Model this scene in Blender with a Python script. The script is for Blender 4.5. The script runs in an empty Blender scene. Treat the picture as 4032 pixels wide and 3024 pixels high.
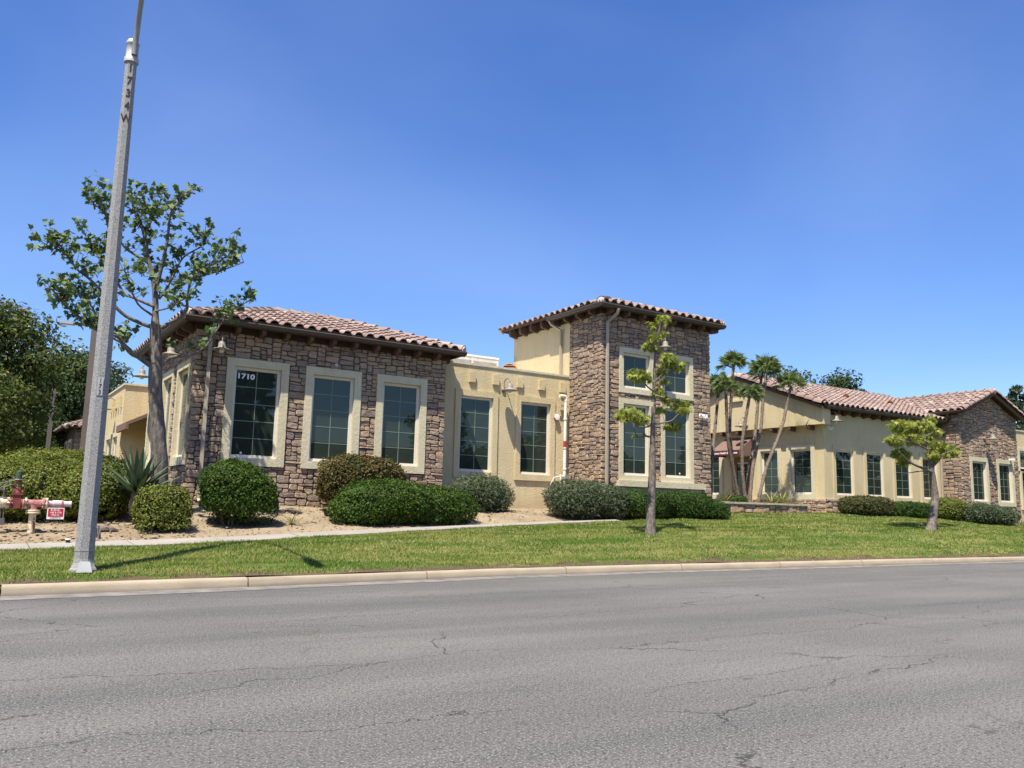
import bpy, math, random
import numpy as np
from mathutils import Vector, Matrix, noise
random.seed(11); RNG = np.random.default_rng(11)
SC = bpy.context.scene; COL = SC.collection
# ------------------------------------------------------------------ camera, sky, sun, exposure
def camera():
    f, yaw, pitch, roll = 3317.5, math.radians(32.705), math.radians(8.445), math.radians(1.31)
    fw = Vector((math.sin(yaw)*math.cos(pitch), math.cos(yaw)*math.cos(pitch), math.sin(pitch)))
    rt = Vector((math.cos(yaw), -math.sin(yaw), 0)); up = rt.cross(fw)
    r2 = rt*math.cos(roll)+up*math.sin(roll); u2 = up*math.cos(roll)-rt*math.sin(roll)
    cd = bpy.data.cameras.new('camera'); cd.sensor_width = 36; cd.lens = 36*f/4032
    cd.clip_start = .1; cd.clip_end = 4000
    o = bpy.data.objects.new('camera', cd); COL.objects.link(o)
    m = Matrix((r2, u2, -fw)).transposed().to_4x4(); m.translation = (0, 0, 1.2)
    o.matrix_world = m; SC.camera = o
camera()
SUN = Vector((-.38, -.29, 1)).normalized()            # towards the sun
def light():
    w = bpy.data.worlds.new('World'); SC.world = w; w.use_nodes = True
    nt = w.node_tree; nt.nodes.clear()
    sky = nt.nodes.new('ShaderNodeTexSky'); sky.sky_type = 'NISHITA'; sky.sun_disc = False
    sky.sun_elevation = math.asin(SUN.z); sky.sun_rotation = math.atan2(SUN.x, SUN.y)
    sky.altitude = 400; sky.air_density = 1.0; sky.dust_density = 1.0; sky.ozone_density = 3.5
    # thin high cirrus, the same all round the sky
    tc = nt.nodes.new('ShaderNodeTexCoord'); mp = nt.nodes.new('ShaderNodeMapping'); mp.inputs['Scale'].default_value = (.7, .9, 1.6)
    mp.inputs['Rotation'].default_value = (0, .25, .6)
    n = nt.nodes.new('ShaderNodeTexNoise'); n.inputs['Scale'].default_value = 2.1; n.inputs['Detail'].default_value = 7; n.inputs['Roughness'].default_value = .42
    n.inputs['Distortion'].default_value = .5
    mr = nt.nodes.new('ShaderNodeMapRange'); mr.inputs['From Min'].default_value = .46; mr.inputs['From Max'].default_value = .8
    mr.inputs['To Max'].default_value = .11
    mix = nt.nodes.new('ShaderNodeMixRGB'); mix.inputs[2].default_value = (4.8, 5.9, 7.8, 1)
    hs = nt.nodes.new('ShaderNodeHueSaturation'); hs.inputs['Saturation'].default_value = 1.25; hs.inputs['Hue'].default_value = .514
    bg = nt.nodes.new('ShaderNodeBackground'); bg.inputs['Strength'].default_value = SKY
    out = nt.nodes.new('ShaderNodeOutputWorld'); L = nt.links.new
    L(tc.outputs['Generated'], mp.inputs[0]); L(mp.outputs[0], n.inputs['Vector']); L(n.outputs['Fac'], mr.inputs['Value'])
    L(mr.outputs[0], mix.inputs[0]); L(sky.outputs[0], hs.inputs['Color']); L(hs.outputs[0], mix.inputs[1]); L(mix.outputs[0], bg.inputs[0]); L(bg.outputs[0], out.inputs[0])
    s = bpy.data.lights.new('sun', 'SUN'); s.energy = 4.9; s.angle = math.radians(.53); s.color = (1, .95, .86)
    o = bpy.data.objects.new('sun', s); COL.objects.link(o)
    o.rotation_euler = SUN.to_track_quat('Z', 'Y').to_euler()
SKY = .11
light()
SC.view_settings.view_transform = 'Standard'; SC.view_settings.look = 'None'
SC.view_settings.exposure = .88; SC.view_settings.gamma = 1; SC.view_settings.use_curve_mapping = False
SC.render.engine = 'CYCLES'
SC.cycles.use_denoising = True; SC.cycles.max_bounces = 6; SC.cycles.diffuse_bounces = 3; SC.cycles.glossy_bounces = 3
SC.cycles.transparent_max_bounces = 4; SC.cycles.caustics_reflective = False; SC.cycles.caustics_refractive = False

# ------------------------------------------------------------------ materials
M = {}
class NT:
    def __init__(s, name):
        s.m = bpy.data.materials.new(name); s.m.use_nodes = True; s.t = s.m.node_tree
        s.b = s.t.nodes['Principled BSDF']; s.out = s.t.nodes['Material Output']; M[name] = s.m
        s.co = s.n('ShaderNodeTexCoord').outputs['Object']
    def n(s, typ, **kw):
        x = s.t.nodes.new(typ)
        for k, v in kw.items():
            if k in x.inputs: x.inputs[k].default_value = v
            else: setattr(x, k, v)
        return x
    def l(s, a, b): s.t.links.new(a, b)
    def mapped(s, scale=(1, 1, 1), rot=(0, 0, 0)):
        mp = s.n('ShaderNodeMapping'); mp.inputs['Scale'].default_value = scale; mp.inputs['Rotation'].default_value = rot
        s.l(s.co, mp.inputs[0]); return mp.outputs[0]
    def noise(s, scale, detail=4, rough=.55, vec=None, dist=0):
        x = s.n('ShaderNodeTexNoise', Scale=scale, Detail=detail, Roughness=rough, Distortion=dist); s.l(vec or s.co, x.inputs['Vector']); return x.outputs['Fac']
    def rng(s, v, a, b, c=0., d=1.):
        x = s.n('ShaderNodeMapRange'); s.l(v, x.inputs['Value'])
        for i, k in zip((a, b, c, d), ('From Min', 'From Max', 'To Min', 'To Max')): x.inputs[k].default_value = i
        return x.outputs[0]
    def mix(s, f, a, b, mode='MIX'):
        x = s.n('ShaderNodeMixRGB', blend_type=mode)
        for v, i in ((f, 0), (a, 1), (b, 2)):
            if isinstance(v, (int, float)): x.inputs[i].default_value = v
            elif isinstance(v, tuple): x.inputs[i].default_value = (*v, 1)
            else: s.l(v, x.inputs[i])
        return x.outputs[0]
    def math(s, op, a, b=0.):
        x = s.n('ShaderNodeMath', operation=op)
        for v, i in ((a, 0), (b, 1)):
            if isinstance(v, (int, float)): x.inputs[i].default_value = v
            else: s.l(v, x.inputs[i])
        return x.outputs[0]
    def rnd(s):
        o = s.n('ShaderNodeObjectInfo').outputs['Random']; a = s.n('ShaderNodeAttribute', attribute_name='rnd').outputs['Fac']
        return s.math('FRACT', s.math('ADD', o, a))
    def ramp(s, v, cols):
        x = s.n('ShaderNodeValToRGB'); e = x.color_ramp.elements
        while len(e) < len(cols): e.new(.5)
        for i, c in enumerate(cols): e[i].position = i/(len(cols)-1); e[i].color = (*c, 1)
        s.l(v, x.inputs[0]); return x.outputs[0]
    def bump(s, h, strength, dist=.01):
        x = s.n('ShaderNodeBump', Strength=strength, Distance=dist); s.l(h, x.inputs['Height']); s.l(x.outputs[0], s.b.inputs['Normal'])
    def done(s, col=None, rough=.8, spec=.3, metal=0.):
        if col is not None:
            if isinstance(col, tuple): s.b.inputs['Base Color'].default_value = (*col, 1)
            else: s.l(col, s.b.inputs['Base Color'])
        if isinstance(rough, float): s.b.inputs['Roughness'].default_value = rough
        else: s.l(rough, s.b.inputs['Roughness'])
        s.b.inputs['Specular IOR Level'].default_value = spec; s.b.inputs['Metallic'].default_value = metal
        return s.m
def plain(name, col, rough=.7, spec=.3, metal=0., var=.25, scale=6., bump=0., bscale=40., col2=None):
    k = NT(name); f = k.rng(k.noise(scale, 5), .3, .7)
    c2 = col2 or tuple(c*(1-var) for c in col)
    c = k.mix(f, col, c2)
    if bump: k.bump(k.noise(bscale, 3), bump, .008)
    return k.done(c, float(rough), spec, metal)
def foliage(name, cols, trans=.22, rough=.5):
    k = NT(name); c = k.ramp(k.rnd(), cols); k.done(c, min(.7, float(rough)+.12), .16)
    t = k.n('ShaderNodeBsdfTranslucent'); k.l(k.mix(1., c, (1.15, 1.2, .55), 'MULTIPLY'), t.inputs[0])
    mx = k.n('ShaderNodeMixShader'); mx.inputs[0].default_value = trans
    k.l(k.b.outputs[0], mx.inputs[1]); k.l(t.outputs[0], mx.inputs[2]); k.l(mx.outputs[0], k.out.inputs[0]); return k.m
def stucco(name, col, col2):
    k = NT(name); big = k.rng(k.noise(.9, 4), .35, .7); c = k.mix(big, col, col2)
    streak = k.noise(2.2, 4, vec=k.mapped((3, 3, .35)))
    c = k.mix(k.rng(streak, .50, .78, 0., .42), c, tuple(x*.72 for x in col2))
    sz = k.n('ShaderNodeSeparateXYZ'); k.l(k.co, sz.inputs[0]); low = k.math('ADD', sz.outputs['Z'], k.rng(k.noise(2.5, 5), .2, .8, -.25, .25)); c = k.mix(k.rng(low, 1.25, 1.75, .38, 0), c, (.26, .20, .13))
    h = k.noise(20, 4, .6, dist=.5); c = k.mix(k.rng(h, .35, .65, .14, 0.), c, tuple(x*.6 for x in col2))
    k.bump(h, .6, .022); return k.done(c, .92, .1)
def make_materials():
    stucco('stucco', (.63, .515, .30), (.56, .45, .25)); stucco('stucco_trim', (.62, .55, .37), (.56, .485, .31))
    plain('stucco_smooth', (.55, .5, .34), .9, .1, var=.12)
    # asphalt
    k = NT('asphalt')
    c = k.mix(k.rng(k.noise(.35, 5), .35, .65), (.114, .108, .093), (.142, .134, .116))
    c = k.mix(k.rng(k.noise(.8, 4, vec=k.mapped((.1, 1, 1))), .42, .64, 0, .7), c, (.070, .069, .062))
    g1 = k.noise(75, 2, 0.7); g2 = k.noise(38, 3, 0.7)
    c = k.mix(k.rng(g1, .54, .66, 0, .9), c, (0.306, 0.293, 0.272)); c = k.mix(k.rng(g2, .34, .48, .85, 0), c, (0.0298, 0.0289, 0.0281))
    wv = k.n('ShaderNodeVectorMath', operation='ADD'); nv = k.n('ShaderNodeTexNoise', Scale=1.1, Detail=5, Roughness=.65); k.l(k.co, nv.inputs['Vector'])
    sc = k.n('ShaderNodeVectorMath', operation='SCALE'); sc.inputs['Scale'].default_value = .9; k.l(nv.outputs['Color'], sc.inputs[0])
    k.l(k.co, wv.inputs[0]); k.l(sc.outputs[0], wv.inputs[1])
    mp = k.n('ShaderNodeMapping'); mp.inputs['Scale'].default_value = (.2, .55, 0); k.l(wv.outputs[0], mp.inputs[0])
    vo = k.n('ShaderNodeTexVoronoi', feature='DISTANCE_TO_EDGE', Scale=1., Randomness=1.); k.l(mp.outputs[0], vo.inputs['Vector'])
    crack = k.rng(vo.outputs['Distance'], .0008, .0030, 1, 0); crack = k.math('MULTIPLY', crack, k.rng(k.noise(.7, 3), .40, .5))
    c = k.mix(k.math('MULTIPLY', crack, .8), c, (.03, .028, .026))
    mp2 = k.n('ShaderNodeMapping'); mp2.inputs['Scale'].default_value = (.55, 1.3, 0); k.l(wv.outputs[0], mp2.inputs[0])
    vo2 = k.n('ShaderNodeTexVoronoi', feature='DISTANCE_TO_EDGE', Scale=1., Randomness=1.); k.l(mp2.outputs[0], vo2.inputs['Vector'])
    fine = k.math('MULTIPLY', k.rng(vo2.outputs['Distance'], .002, .012, 1, 0), k.rng(k.noise(.45, 3), .5, .62)); c = k.mix(k.math('MULTIPLY', fine, .45), c, (.045, .043, .04))
    sep = k.n('ShaderNodeSeparateXYZ'); k.l(k.co, sep.inputs[0])
    tyre = k.math('MULTIPLY', k.rng(k.math('SINE', k.math('ADD', k.math('MULTIPLY', sep.outputs['Y'], 3.3), k.rng(k.noise(.25, 3), 0, 1, -2, 2))), .2, 1), k.rng(k.noise(.4, 3, vec=k.mapped((.15, 1, 1))), .35, .65, 0, .2)); c = k.mix(tyre, c, (.06, .058, .053))
    spot = k.math('MULTIPLY', k.rng(k.noise(2.3, 3), .70, .74), .5); c = k.mix(spot, c, (.04, .038, .035))
    band = k.rng(k.math('ADD', sep.outputs['Y'], k.rng(k.noise(.7, 4, vec=k.mapped((.25, 1, 1))), 0, 1, -1.6, 1.6)), 11.3, 12.9)
    c = k.mix(k.math('MULTIPLY', band, .38), c, (.085, .08, .074))
    st = k.rng(k.noise(1.4, 4, vec=k.mapped((.18, 1, 1))), .66, .72); c = k.mix(k.math('MULTIPLY', st, k.math('MULTIPLY', band, .55)), c, (.05, .045, .04))
    hgt = k.math('SUBTRACT', k.math('ADD', k.math('MULTIPLY', g2, .6), k.math('MULTIPLY', g1, .4)), k.math('MULTIPLY', crack, .8))
    k.bump(hgt, .8, .012); k.done(c, .9, .25)
    # concrete
    for nm, a, b in (('kerb_concrete', (.38, .31, .215), (.31, .255, .178)), ('slab_concrete', (.32, .29, .243), (.275, .245, .203))):
        k = NT(nm); c = k.mix(k.rng(k.noise(1.6, 5), .35, .65), a, b)
        c = k.mix(k.rng(k.noise(3., 5, vec=k.mapped((.25, 1, 2))), .58, .74, 0, .5), c, tuple(x*.6 for x in b))
        c = k.mix(k.rng(k.noise(60, 3), .3, .48, .25, 0), c, tuple(x*.55 for x in b))
        if nm == 'kerb_concrete':
            sp = k.n('ShaderNodeSeparateXYZ'); k.l(k.co, sp.inputs[0])
            foot = k.math('ADD', sp.outputs['Z'], k.rng(k.noise(1.4, 4, vec=k.mapped((.5, .5, 1))), 0, 1, -.05, .05))
            c = k.mix(k.rng(foot, .0, .06, .75, 0), c, (.15, .13, .105))
        k.bump(k.noise(45, 4), .35, .008); k.done(c, .9, .2)
    plain('gutter_concrete', (.24, .215, .18), .9, .2, col2=(.12, .11, .1), scale=3)
    # lawn soil layer and bare soil
    k = NT('lawn_ground'); c = k.mix(k.rng(k.noise(1.2, 5, vec=k.mapped((.3, 2.2, 1))), .40, .62), (.06, .10, .017), (.16, .16, .05))
    c = k.mix(k.rng(k.noise(3.5, 4), .6, .75, 0, .8), c, (.17, .13, .07))
    d = k.math('ADD', k.n('ShaderNodeAttribute', attribute_name='rnd').outputs['Fac'], k.rng(k.noise(2.6, 5, .65), .25, .75, -.28, .22)); c = k.mix(k.rng(d, .10, .24, 1, 0), c, (.10, .072, .045))
    k.bump(k.noise(30, 3), .6, .03); k.done(c, .95, .1)
    k = NT('soil'); c = k.mix(k.rng(k.noise(1.3, 6), .35, .65), (.33, .262, .172), (.25, .193, .122))
    c = k.mix(k.rng(k.noise(9, 5, .7), .5, .72, 0, .75), c, (.17, .12, .075)); c = k.mix(k.rng(k.noise(40, 3), .62, .75, 0, .6), c, (.5, .42, .31))
    k.bump(k.noise(14, 6, .7), .9, .05); k.done(c, .97, .05)
    plain('clod', (.33, .24, .15), .95, .05, var=.4, bump=.5); plain('mulch', (.19, .13, .09), .9, .1, var=.5)
    plain('far_ground', (.19, .16, .1), .95, .1, var=.4, scale=.1)
    # stone veneer
    k = NT('stone'); r = k.rnd()
    c = k.ramp(r, [(0.21, 0.141, 0.0938), (0.34, 0.228, 0.135), (0.16, 0.113, 0.0868), (0.278, 0.192, 0.132), (0.419, 0.275, 0.146), (0.223, 0.156, 0.111), (0.374, 0.252, 0.153), (0.138, 0.098, 0.0752), (0.331, 0.236, 0.164), (0.428, 0.268, 0.135)])
    n1 = k.noise(9, 5, .65); c = k.mix(k.rng(n1, .35, .62, 0, .62), c, k.mix(.5, c, (.6, .5, .39))); c = k.mix(k.rng(k.noise(22, 4, .7), .52, .74, 0, .7), c, (.11, .085, .075))
    k.bump(k.math('ADD', n1, k.math('MULTIPLY', k.noise(30, 3), .4)), .9, .035); k.done(c, .88, .2)
    k = NT('rust_stone'); c = k.ramp(k.rnd(), [(0.39, 0.247, 0.143), (0.468, 0.325, 0.195), (0.338, 0.26, 0.195), (0.546, 0.403, 0.26), (0.429, 0.26, 0.13)])
    c = k.mix(k.rng(k.noise(9, 5, .65), .4, .68, 0, .6), c, (.2, .14, .1)); k.bump(k.noise(16, 5), .8, .03); k.done(c, .9, .2)
    plain('mortar', (.12, .095, .075), .95, .1, var=.3, scale=12); plain('cap_stone', (.52, .44, .31), .9, .15, var=.3, bump=.6, bscale=18)
    # roof tile
    k = NT('tile'); c = k.ramp(k.rnd(), [(0.237, 0.155, 0.126), (0.309, 0.223, 0.178), (0.212, 0.136, 0.112), (0.273, 0.2, 0.164), (0.37, 0.291, 0.229), (0.185, 0.128, 0.108), (0.291, 0.195, 0.152)])
    c = k.mix(k.rng(k.noise(7, 5, .65), .45, .7, 0, .5), c, (.2, .15, .13)); c = k.mix(k.rng(k.noise(3, 3), .55, .75, 0, .3), c, (.36, .3, .25))
    k.bump(k.noise(50, 3), .3, .005); k.done(c, .85, .2)
    plain('roof_mortar', (.62, .54, .46), .9, .1, var=.3, bump=.5); plain('terracotta', (.5, .25, .15), .8, .2, var=.25)
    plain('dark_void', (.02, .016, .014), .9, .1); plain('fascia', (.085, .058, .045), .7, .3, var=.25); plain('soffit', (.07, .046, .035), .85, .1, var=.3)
    plain('rafter', (.15, .092, .062), .8, .15, var=.35); plain('gutter_metal', (.075, .055, .044), .5, .4, var=.15); plain('downspout', (.42, .35, .25), .55, .35, var=.15)
    plain('vinyl', (.70, .64, .52), .45, .4, var=.06); plain('muntin', (.20, .235, .17), .5, .4, var=.05)
    k = NT('glass'); c = k.mix(k.rng(k.noise(.9, 3), .4, .6), (.022, .032, .024), (.032, .044, .032)); k.b.inputs['IOR'].default_value = 1.54; k.b.inputs['Specular Tint'].default_value = (.85, .96, .9, 1)
    k.bump(k.noise(1.4, 1), .012, .02); k.done(c, .015, .5)
    plain('blind', (.05, .07, .045), .7, .2)
    plain('white_letter', (.85, .84, .80), .5, .3, var=.03); plain('dark_letter', (.035, .035, .04), .7, .2); plain('red_letter', (.5, .12, .12), .6, .3)
    plain('awning', (.20, .125, .095), .85, .15, var=.15, bump=.2, bscale=150); plain('awning_red', (.115, .02, .022), .8, .15, var=.2)
    plain('door_wood', (.34, .20, .09), .6, .3, var=.3); plain('lamp_metal', (.27, .235, .19), .5, .4, var=.15); plain('globe', (.75, .72, .64), .2, .5, var=.05)
    # lamp post terrazzo concrete
    k = NT('terrazzo'); v = k.noise(62, 4, .75); c = k.mix(k.rng(v, .38, .62), (.13, .127, .12), (.38, .372, .35)); c = k.mix(k.rng(k.noise(1.2, 3), .4, .7, 0, .35), c, (.27, .25, .22))
    k.bump(v, .4, .006); k.done(c, .85, .25)
    plain('galvanised', (.30, .30, .29), .5, .4, .3, var=.2); plain('cast_alu', (.45, .44, .415), .6, .4, .1, var=.2); plain('bronze_pole', (.14, .115, .095), .55, .3, var=.1)
    # pipework
    k = NT('faded_red'); c = k.mix(k.rng(k.noise(6, 5), .38, .62), (.30, .075, .065), (.45, .25, .24)); c = k.mix(k.rng(k.noise(14, 4), .6, .68, 0, .85), c, (.60, .5, .4)); k.done(c, .65, .3)
    k = NT('rust_cream'); c = k.mix(k.rng(k.noise(9, 5), .52, .62), (.66, .55, .38), (.25, .12, .06)); k.done(c, .75, .25)
    k = NT('chalky_pipe'); c = k.mix(k.rng(k.noise(7, 4), .42, .6), (.5, .47, .5), (.55, .36, .37)); k.done(c, .7, .3)
    plain('valve_red', (.22, .05, .038), .6, .35, var=.4, scale=9); plain('green_paint', (.055, .095, .055), .55, .3, var=.2); plain('brass_grey', (.17, .155, .13), .5, .4, .4)
    plain('white_pipe', (.78, .73, .62), .45, .4, col2=(.68, .6, .47)); plain('sign_red', (.48, .03, .045), .5, .3, var=.12); plain('sign_white', (.85, .8, .76), .5, .3, var=.04)
    plain('roof_panel', (.72, .68, .60), .8, .2, var=.25); plain('black_plastic', (.02, .02, .022), .5, .3)
    # plants
    def bark(name, a, b, sc, strength=.8):
        k = NT(name); v = k.noise(sc, 5, .65, vec=k.mapped((1, 1, .35))); c = k.mix(k.rng(v, .38, .62), a, b)
        k.bump(v, strength, .03); k.done(c, .92, .1)
    bark('bark_grey', (.10, .085, .07), (.21, .18, .15), 16); bark('bark_brown', (.11, .09, .072), (.24, .20, .165), 24, 1.); bark('palm_bark', (.13, .095, .07), (.26, .2, .15), 30, 1.); bark('twig', (.11, .085, .065), (.2, .16, .12), 20)
    foliage('leaf_dark', [(0.0607, 0.0975, 0.0405), (0.108, 0.163, 0.0567), (0.0743, 0.117, 0.0513), (0.176, 0.227, 0.081), (0.115, 0.163, 0.0675)], .18, .38)
    foliage('leaf_lime', [(.16, .195, .035), (.28, .30, .055), (.11, .15, .028), (.37, .37, .085), (.20, .235, .045)], .35, .5)
    foliage('leaf_boxwood', [(0.0225, 0.0525, 0.0075), (0.045, 0.0938, 0.0105), (0.0165, 0.039, 0.0075), (0.0638, 0.116, 0.015), (0.0338, 0.0713, 0.00975)], .2, .42)
    foliage('leaf_bright', [(0.023, 0.0574, 0.00574), (0.0492, 0.0984, 0.00902), (0.018, 0.0426, 0.00574), (0.082, 0.127, 0.0139), (0.0344, 0.0738, 0.00738)], .22, .45)
    foliage('leaf_photinia', [(0.032, 0.044, 0.012), (0.072, 0.068, 0.0176), (0.152, 0.08, 0.024), (0.04, 0.056, 0.0144), (0.192, 0.128, 0.032), (0.024, 0.04, 0.0112)], .2, .42)
    foliage('leaf_sage', [(0.0638, 0.085, 0.0425), (0.0978, 0.123, 0.0638), (0.051, 0.0723, 0.0357), (0.128, 0.145, 0.0808), (0.0765, 0.102, 0.051)], .15, .6)
    foliage('leaf_olive', [(0.052, 0.06, 0.0176), (0.096, 0.092, 0.032), (0.04, 0.0496, 0.0144), (0.128, 0.112, 0.044)], .18, .45)
    foliage('leaf_hedge', [(0.072, 0.1, 0.0176), (0.144, 0.171, 0.0286), (0.054, 0.0767, 0.0143), (0.228, 0.23, 0.0418), (0.108, 0.136, 0.022)], .22, .45)
    foliage('leaf_tree', [(.02, .038, .012), (.045, .075, .02), (.03, .055, .018), (.07, .10, .028)], .15, .5)
    foliage('leaf_tree_b', [(.035, .055, .018), (.07, .095, .03), (.05, .075, .024), (.105, .125, .045)], .2, .5)
    foliage('leaf_silk', [(0.0324, 0.0546, 0.0135), (0.072, 0.0975, 0.0225), (0.0468, 0.0702, 0.0165), (0.122, 0.136, 0.0375), (0.0864, 0.109, 0.0263)], .28, .5)
    foliage('leaf_far', [(.05, .075, .045), (.075, .105, .06), (.06, .09, .05)], .15, .6)
    foliage('blossom', [(.55, .38, .2), (.62, .46, .28), (.5, .3, .2)], .2, .6)
    foliage('grass', [(0.0604, 0.116, 0.0136), (0.0966, 0.163, 0.0204), (0.127, 0.192, 0.0273), (0.193, 0.239, 0.043), (0.302, 0.303, 0.0849), (0.482, 0.407, 0.181)], .3, .6)
    foliage('frond', [(.14, .19, .085), (.20, .26, .11), (.16, .22, .10), (.27, .31, .13)], .4, .45)
    foliage('agave', [(.065, .10, .06), (.10, .145, .085), (.05, .08, .05)], .08, .45)
    foliage('flax', [(.2, .2, .07), (.32, .3, .12), (.15, .17, .05), (.4, .37, .18)], .2, .5)
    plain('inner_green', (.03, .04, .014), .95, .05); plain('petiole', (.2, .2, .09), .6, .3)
    plain('conifer_core', (.03, .045, .02), .95, .05)
make_materials()
# ------------------------------------------------------------------ mesh helpers
def link(o, parent=None):
    COL.objects.link(o)
    if parent is not None:
        o.parent = parent
        if parent.type == 'EMPTY': o.matrix_parent_inverse = Matrix.Translation(-Vector(parent['at']))
    return o
def tag(o, label=None, cat=None, group=None, kind=None):
    if label: o['label'] = label
    if cat: o['category'] = cat
    if group: o['group'] = group
    if kind: o['kind'] = kind
    return o
def thing(name, loc, label, cat, group=None):
    o = bpy.data.objects.new(name, None); o.location = loc; o['at'] = tuple(loc); o.empty_display_size = .2
    COL.objects.link(o); return tag(o, label, cat, group)
def fast_mesh(name, V, F, rnd=None, mat=None, smooth=False):
    V = np.asarray(V, np.float32); F = np.asarray(F, np.int32); k = F.shape[1]
    me = bpy.data.meshes.new(name); me.vertices.add(len(V)); me.vertices.foreach_set('co', V.ravel())
    me.loops.add(F.size); me.loops.foreach_set('vertex_index', F.ravel()); me.polygons.add(len(F))
    me.polygons.foreach_set('loop_start', np.arange(len(F), dtype=np.int32)*k)
    if smooth: me.polygons.foreach_set('use_smooth', np.ones(len(F), bool))
    if rnd is not None:
        a = me.attributes.new('rnd', 'FLOAT', 'POINT'); a.data.foreach_set('value', np.asarray(rnd, np.float32))
    me.update(calc_edges=True); me.validate()
    if mat: me.materials.append(M[mat])
    return me
class Fr:                                   # a wall's own frame: u along it, v up, w outwards
    def __init__(s, o, u, n): s.o = Vector(o); s.u = Vector(u); s.n = Vector(n)
    def p(s, u, v, w=0.): q = s.o+s.u*u+s.n*w; return (q.x, q.y, q.z+v)
WORLD = Fr((0, 0, 0), (1, 0, 0), (0, 1, 0))    # u=x v=z w=y
class MB:
    def __init__(s): s.v = []; s.f = []; s.r = []
    def add(s, vs, fs, r=0.):
        b = len(s.v); s.v += [tuple(x) for x in vs]; s.f += [tuple(i+b for i in f) for f in fs]; s.r += [r]*len(vs); return s
    def box(s, x0, x1, y0, y1, z0, z1, r=0.):
        return s.add([(x, y, z) for z in (z0, z1) for y in (y0, y1) for x in (x0, x1)], [(0, 2, 3, 1), (4, 5, 7, 6), (0, 1, 5, 4), (2, 6, 7, 3), (0, 4, 6, 2), (1, 3, 7, 5)], r)
    def fbox(s, fr, u0, u1, v0, v1, w0, w1, r=0.):
        return s.add([fr.p(u, v, w) for w in (w0, w1) for v in (v0, v1) for u in (u0, u1)], [(0, 2, 3, 1), (4, 5, 7, 6), (0, 1, 5, 4), (2, 6, 7, 3), (0, 4, 6, 2), (1, 3, 7, 5)], r)
    def quad(s, *p): return s.add(p, [tuple(range(len(p)))])
    def prism(s, poly, d):                  # polygon of 3D points extruded along d
        n = len(poly); d = Vector(d); P = [Vector(q) for q in poly]
        return s.add([*P, *[q+d for q in P]], [tuple(range(n)), tuple(range(2*n-1, n-1, -1))]+[(i, (i+1) % n, n+(i+1) % n, n+i) for i in range(n)])
    def tube(s, pts, rad, n=8, cap=True, r=0.):
        pts = [Vector(p) for p in pts]; m = len(pts)
        if not hasattr(rad, '__len__'): rad = [rad]*m
        vs = []; ref = None
        for i, p in enumerate(pts):
            d = (pts[min(i+1, m-1)]-pts[max(i-1, 0)]).normalized()
            if ref is None: ref = d.orthogonal().normalized()
            ref = (ref-d*ref.dot(d)).normalized(); b = d.cross(ref)
            for k in range(n):
                a = 2*math.pi*k/n; vs.append(p+(ref*math.cos(a)+b*math.sin(a))*rad[i])
        fs = [(i*n+k, i*n+(k+1) % n, (i+1)*n+(k+1) % n, (i+1)*n+k) for i in range(m-1) for k in range(n)]
        if cap: fs += [tuple(range(n-1, -1, -1)), tuple((m-1)*n+k for k in range(n))]
        return s.add(vs, fs, r)
    def lathe(s, prof, c, ax=(0, 0, 1), n=20, r=0.):
        ax = Vector(ax).normalized(); e = ax.orthogonal().normalized(); b = ax.cross(e); c = Vector(c); vs = []
        for (rr, h) in prof:
            for k in range(n):
                a = 2*math.pi*(k+.5)/n; vs.append(c+ax*h+(e*math.cos(a)+b*math.sin(a))*rr)
        m = len(prof)
        return s.add(vs, [(i*n+k, i*n+(k+1) % n, (i+1)*n+(k+1) % n, (i+1)*n+k) for i in range(m-1) for k in range(n)]+[tuple(range(n-1, -1, -1)), tuple((m-1)*n+k for k in range(n))], r)
    def mesh(s, name, mat, smooth=False, ang=None):
        me = bpy.data.meshes.new(name); me.from_pydata(s.v, [], s.f)
        if any(s.r): me.attributes.new('rnd', 'FLOAT', 'POINT').data.foreach_set('value', s.r)
        if smooth:
            me.polygons.foreach_set('use_smooth', [True]*len(me.polygons))
            if ang: me.set_sharp_from_angle(angle=math.radians(ang))
        me.materials.append(M[mat]); me.update(); return me
    def build(s, name, mat, parent=None, smooth=False, ang=40):
        return link(bpy.data.objects.new(name, s.mesh(name, mat, smooth, ang)), parent)
def text_mesh(name, body, size, mat, bold=0., extrude=.004, sx=1.):
    c = bpy.data.curves.new(name, 'FONT'); c.body = body; c.size = size; c.extrude = extrude; c.offset = bold; c.align_x = 'CENTER'; c.align_y = 'CENTER'; c.resolution_u = 3
    o = bpy.data.objects.new(name, c); COL.objects.link(o); bpy.context.view_layer.update()
    me = bpy.data.meshes.new_from_object(o.evaluated_get(bpy.context.evaluated_depsgraph_get())); bpy.data.objects.remove(o); bpy.data.curves.remove(c)
    me.name = name; me.materials.clear(); me.materials.append(M[mat]); me.transform(Matrix.Diagonal((sx, 1, 1, 1))); return me
def lettering(name, body, size, mat, parent, pos, right, normal, bold=0., sx=1., extrude=.004):
    me = text_mesh(name, body, size, mat, bold, extrude, sx); r = Vector(right).normalized(); n = Vector(normal).normalized(); u = n.cross(r)
    m = Matrix((r, u, n)).transposed().to_4x4(); m.translation = Vector(pos); me.transform(m)
    return link(bpy.data.objects.new(name, me), parent)
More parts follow.
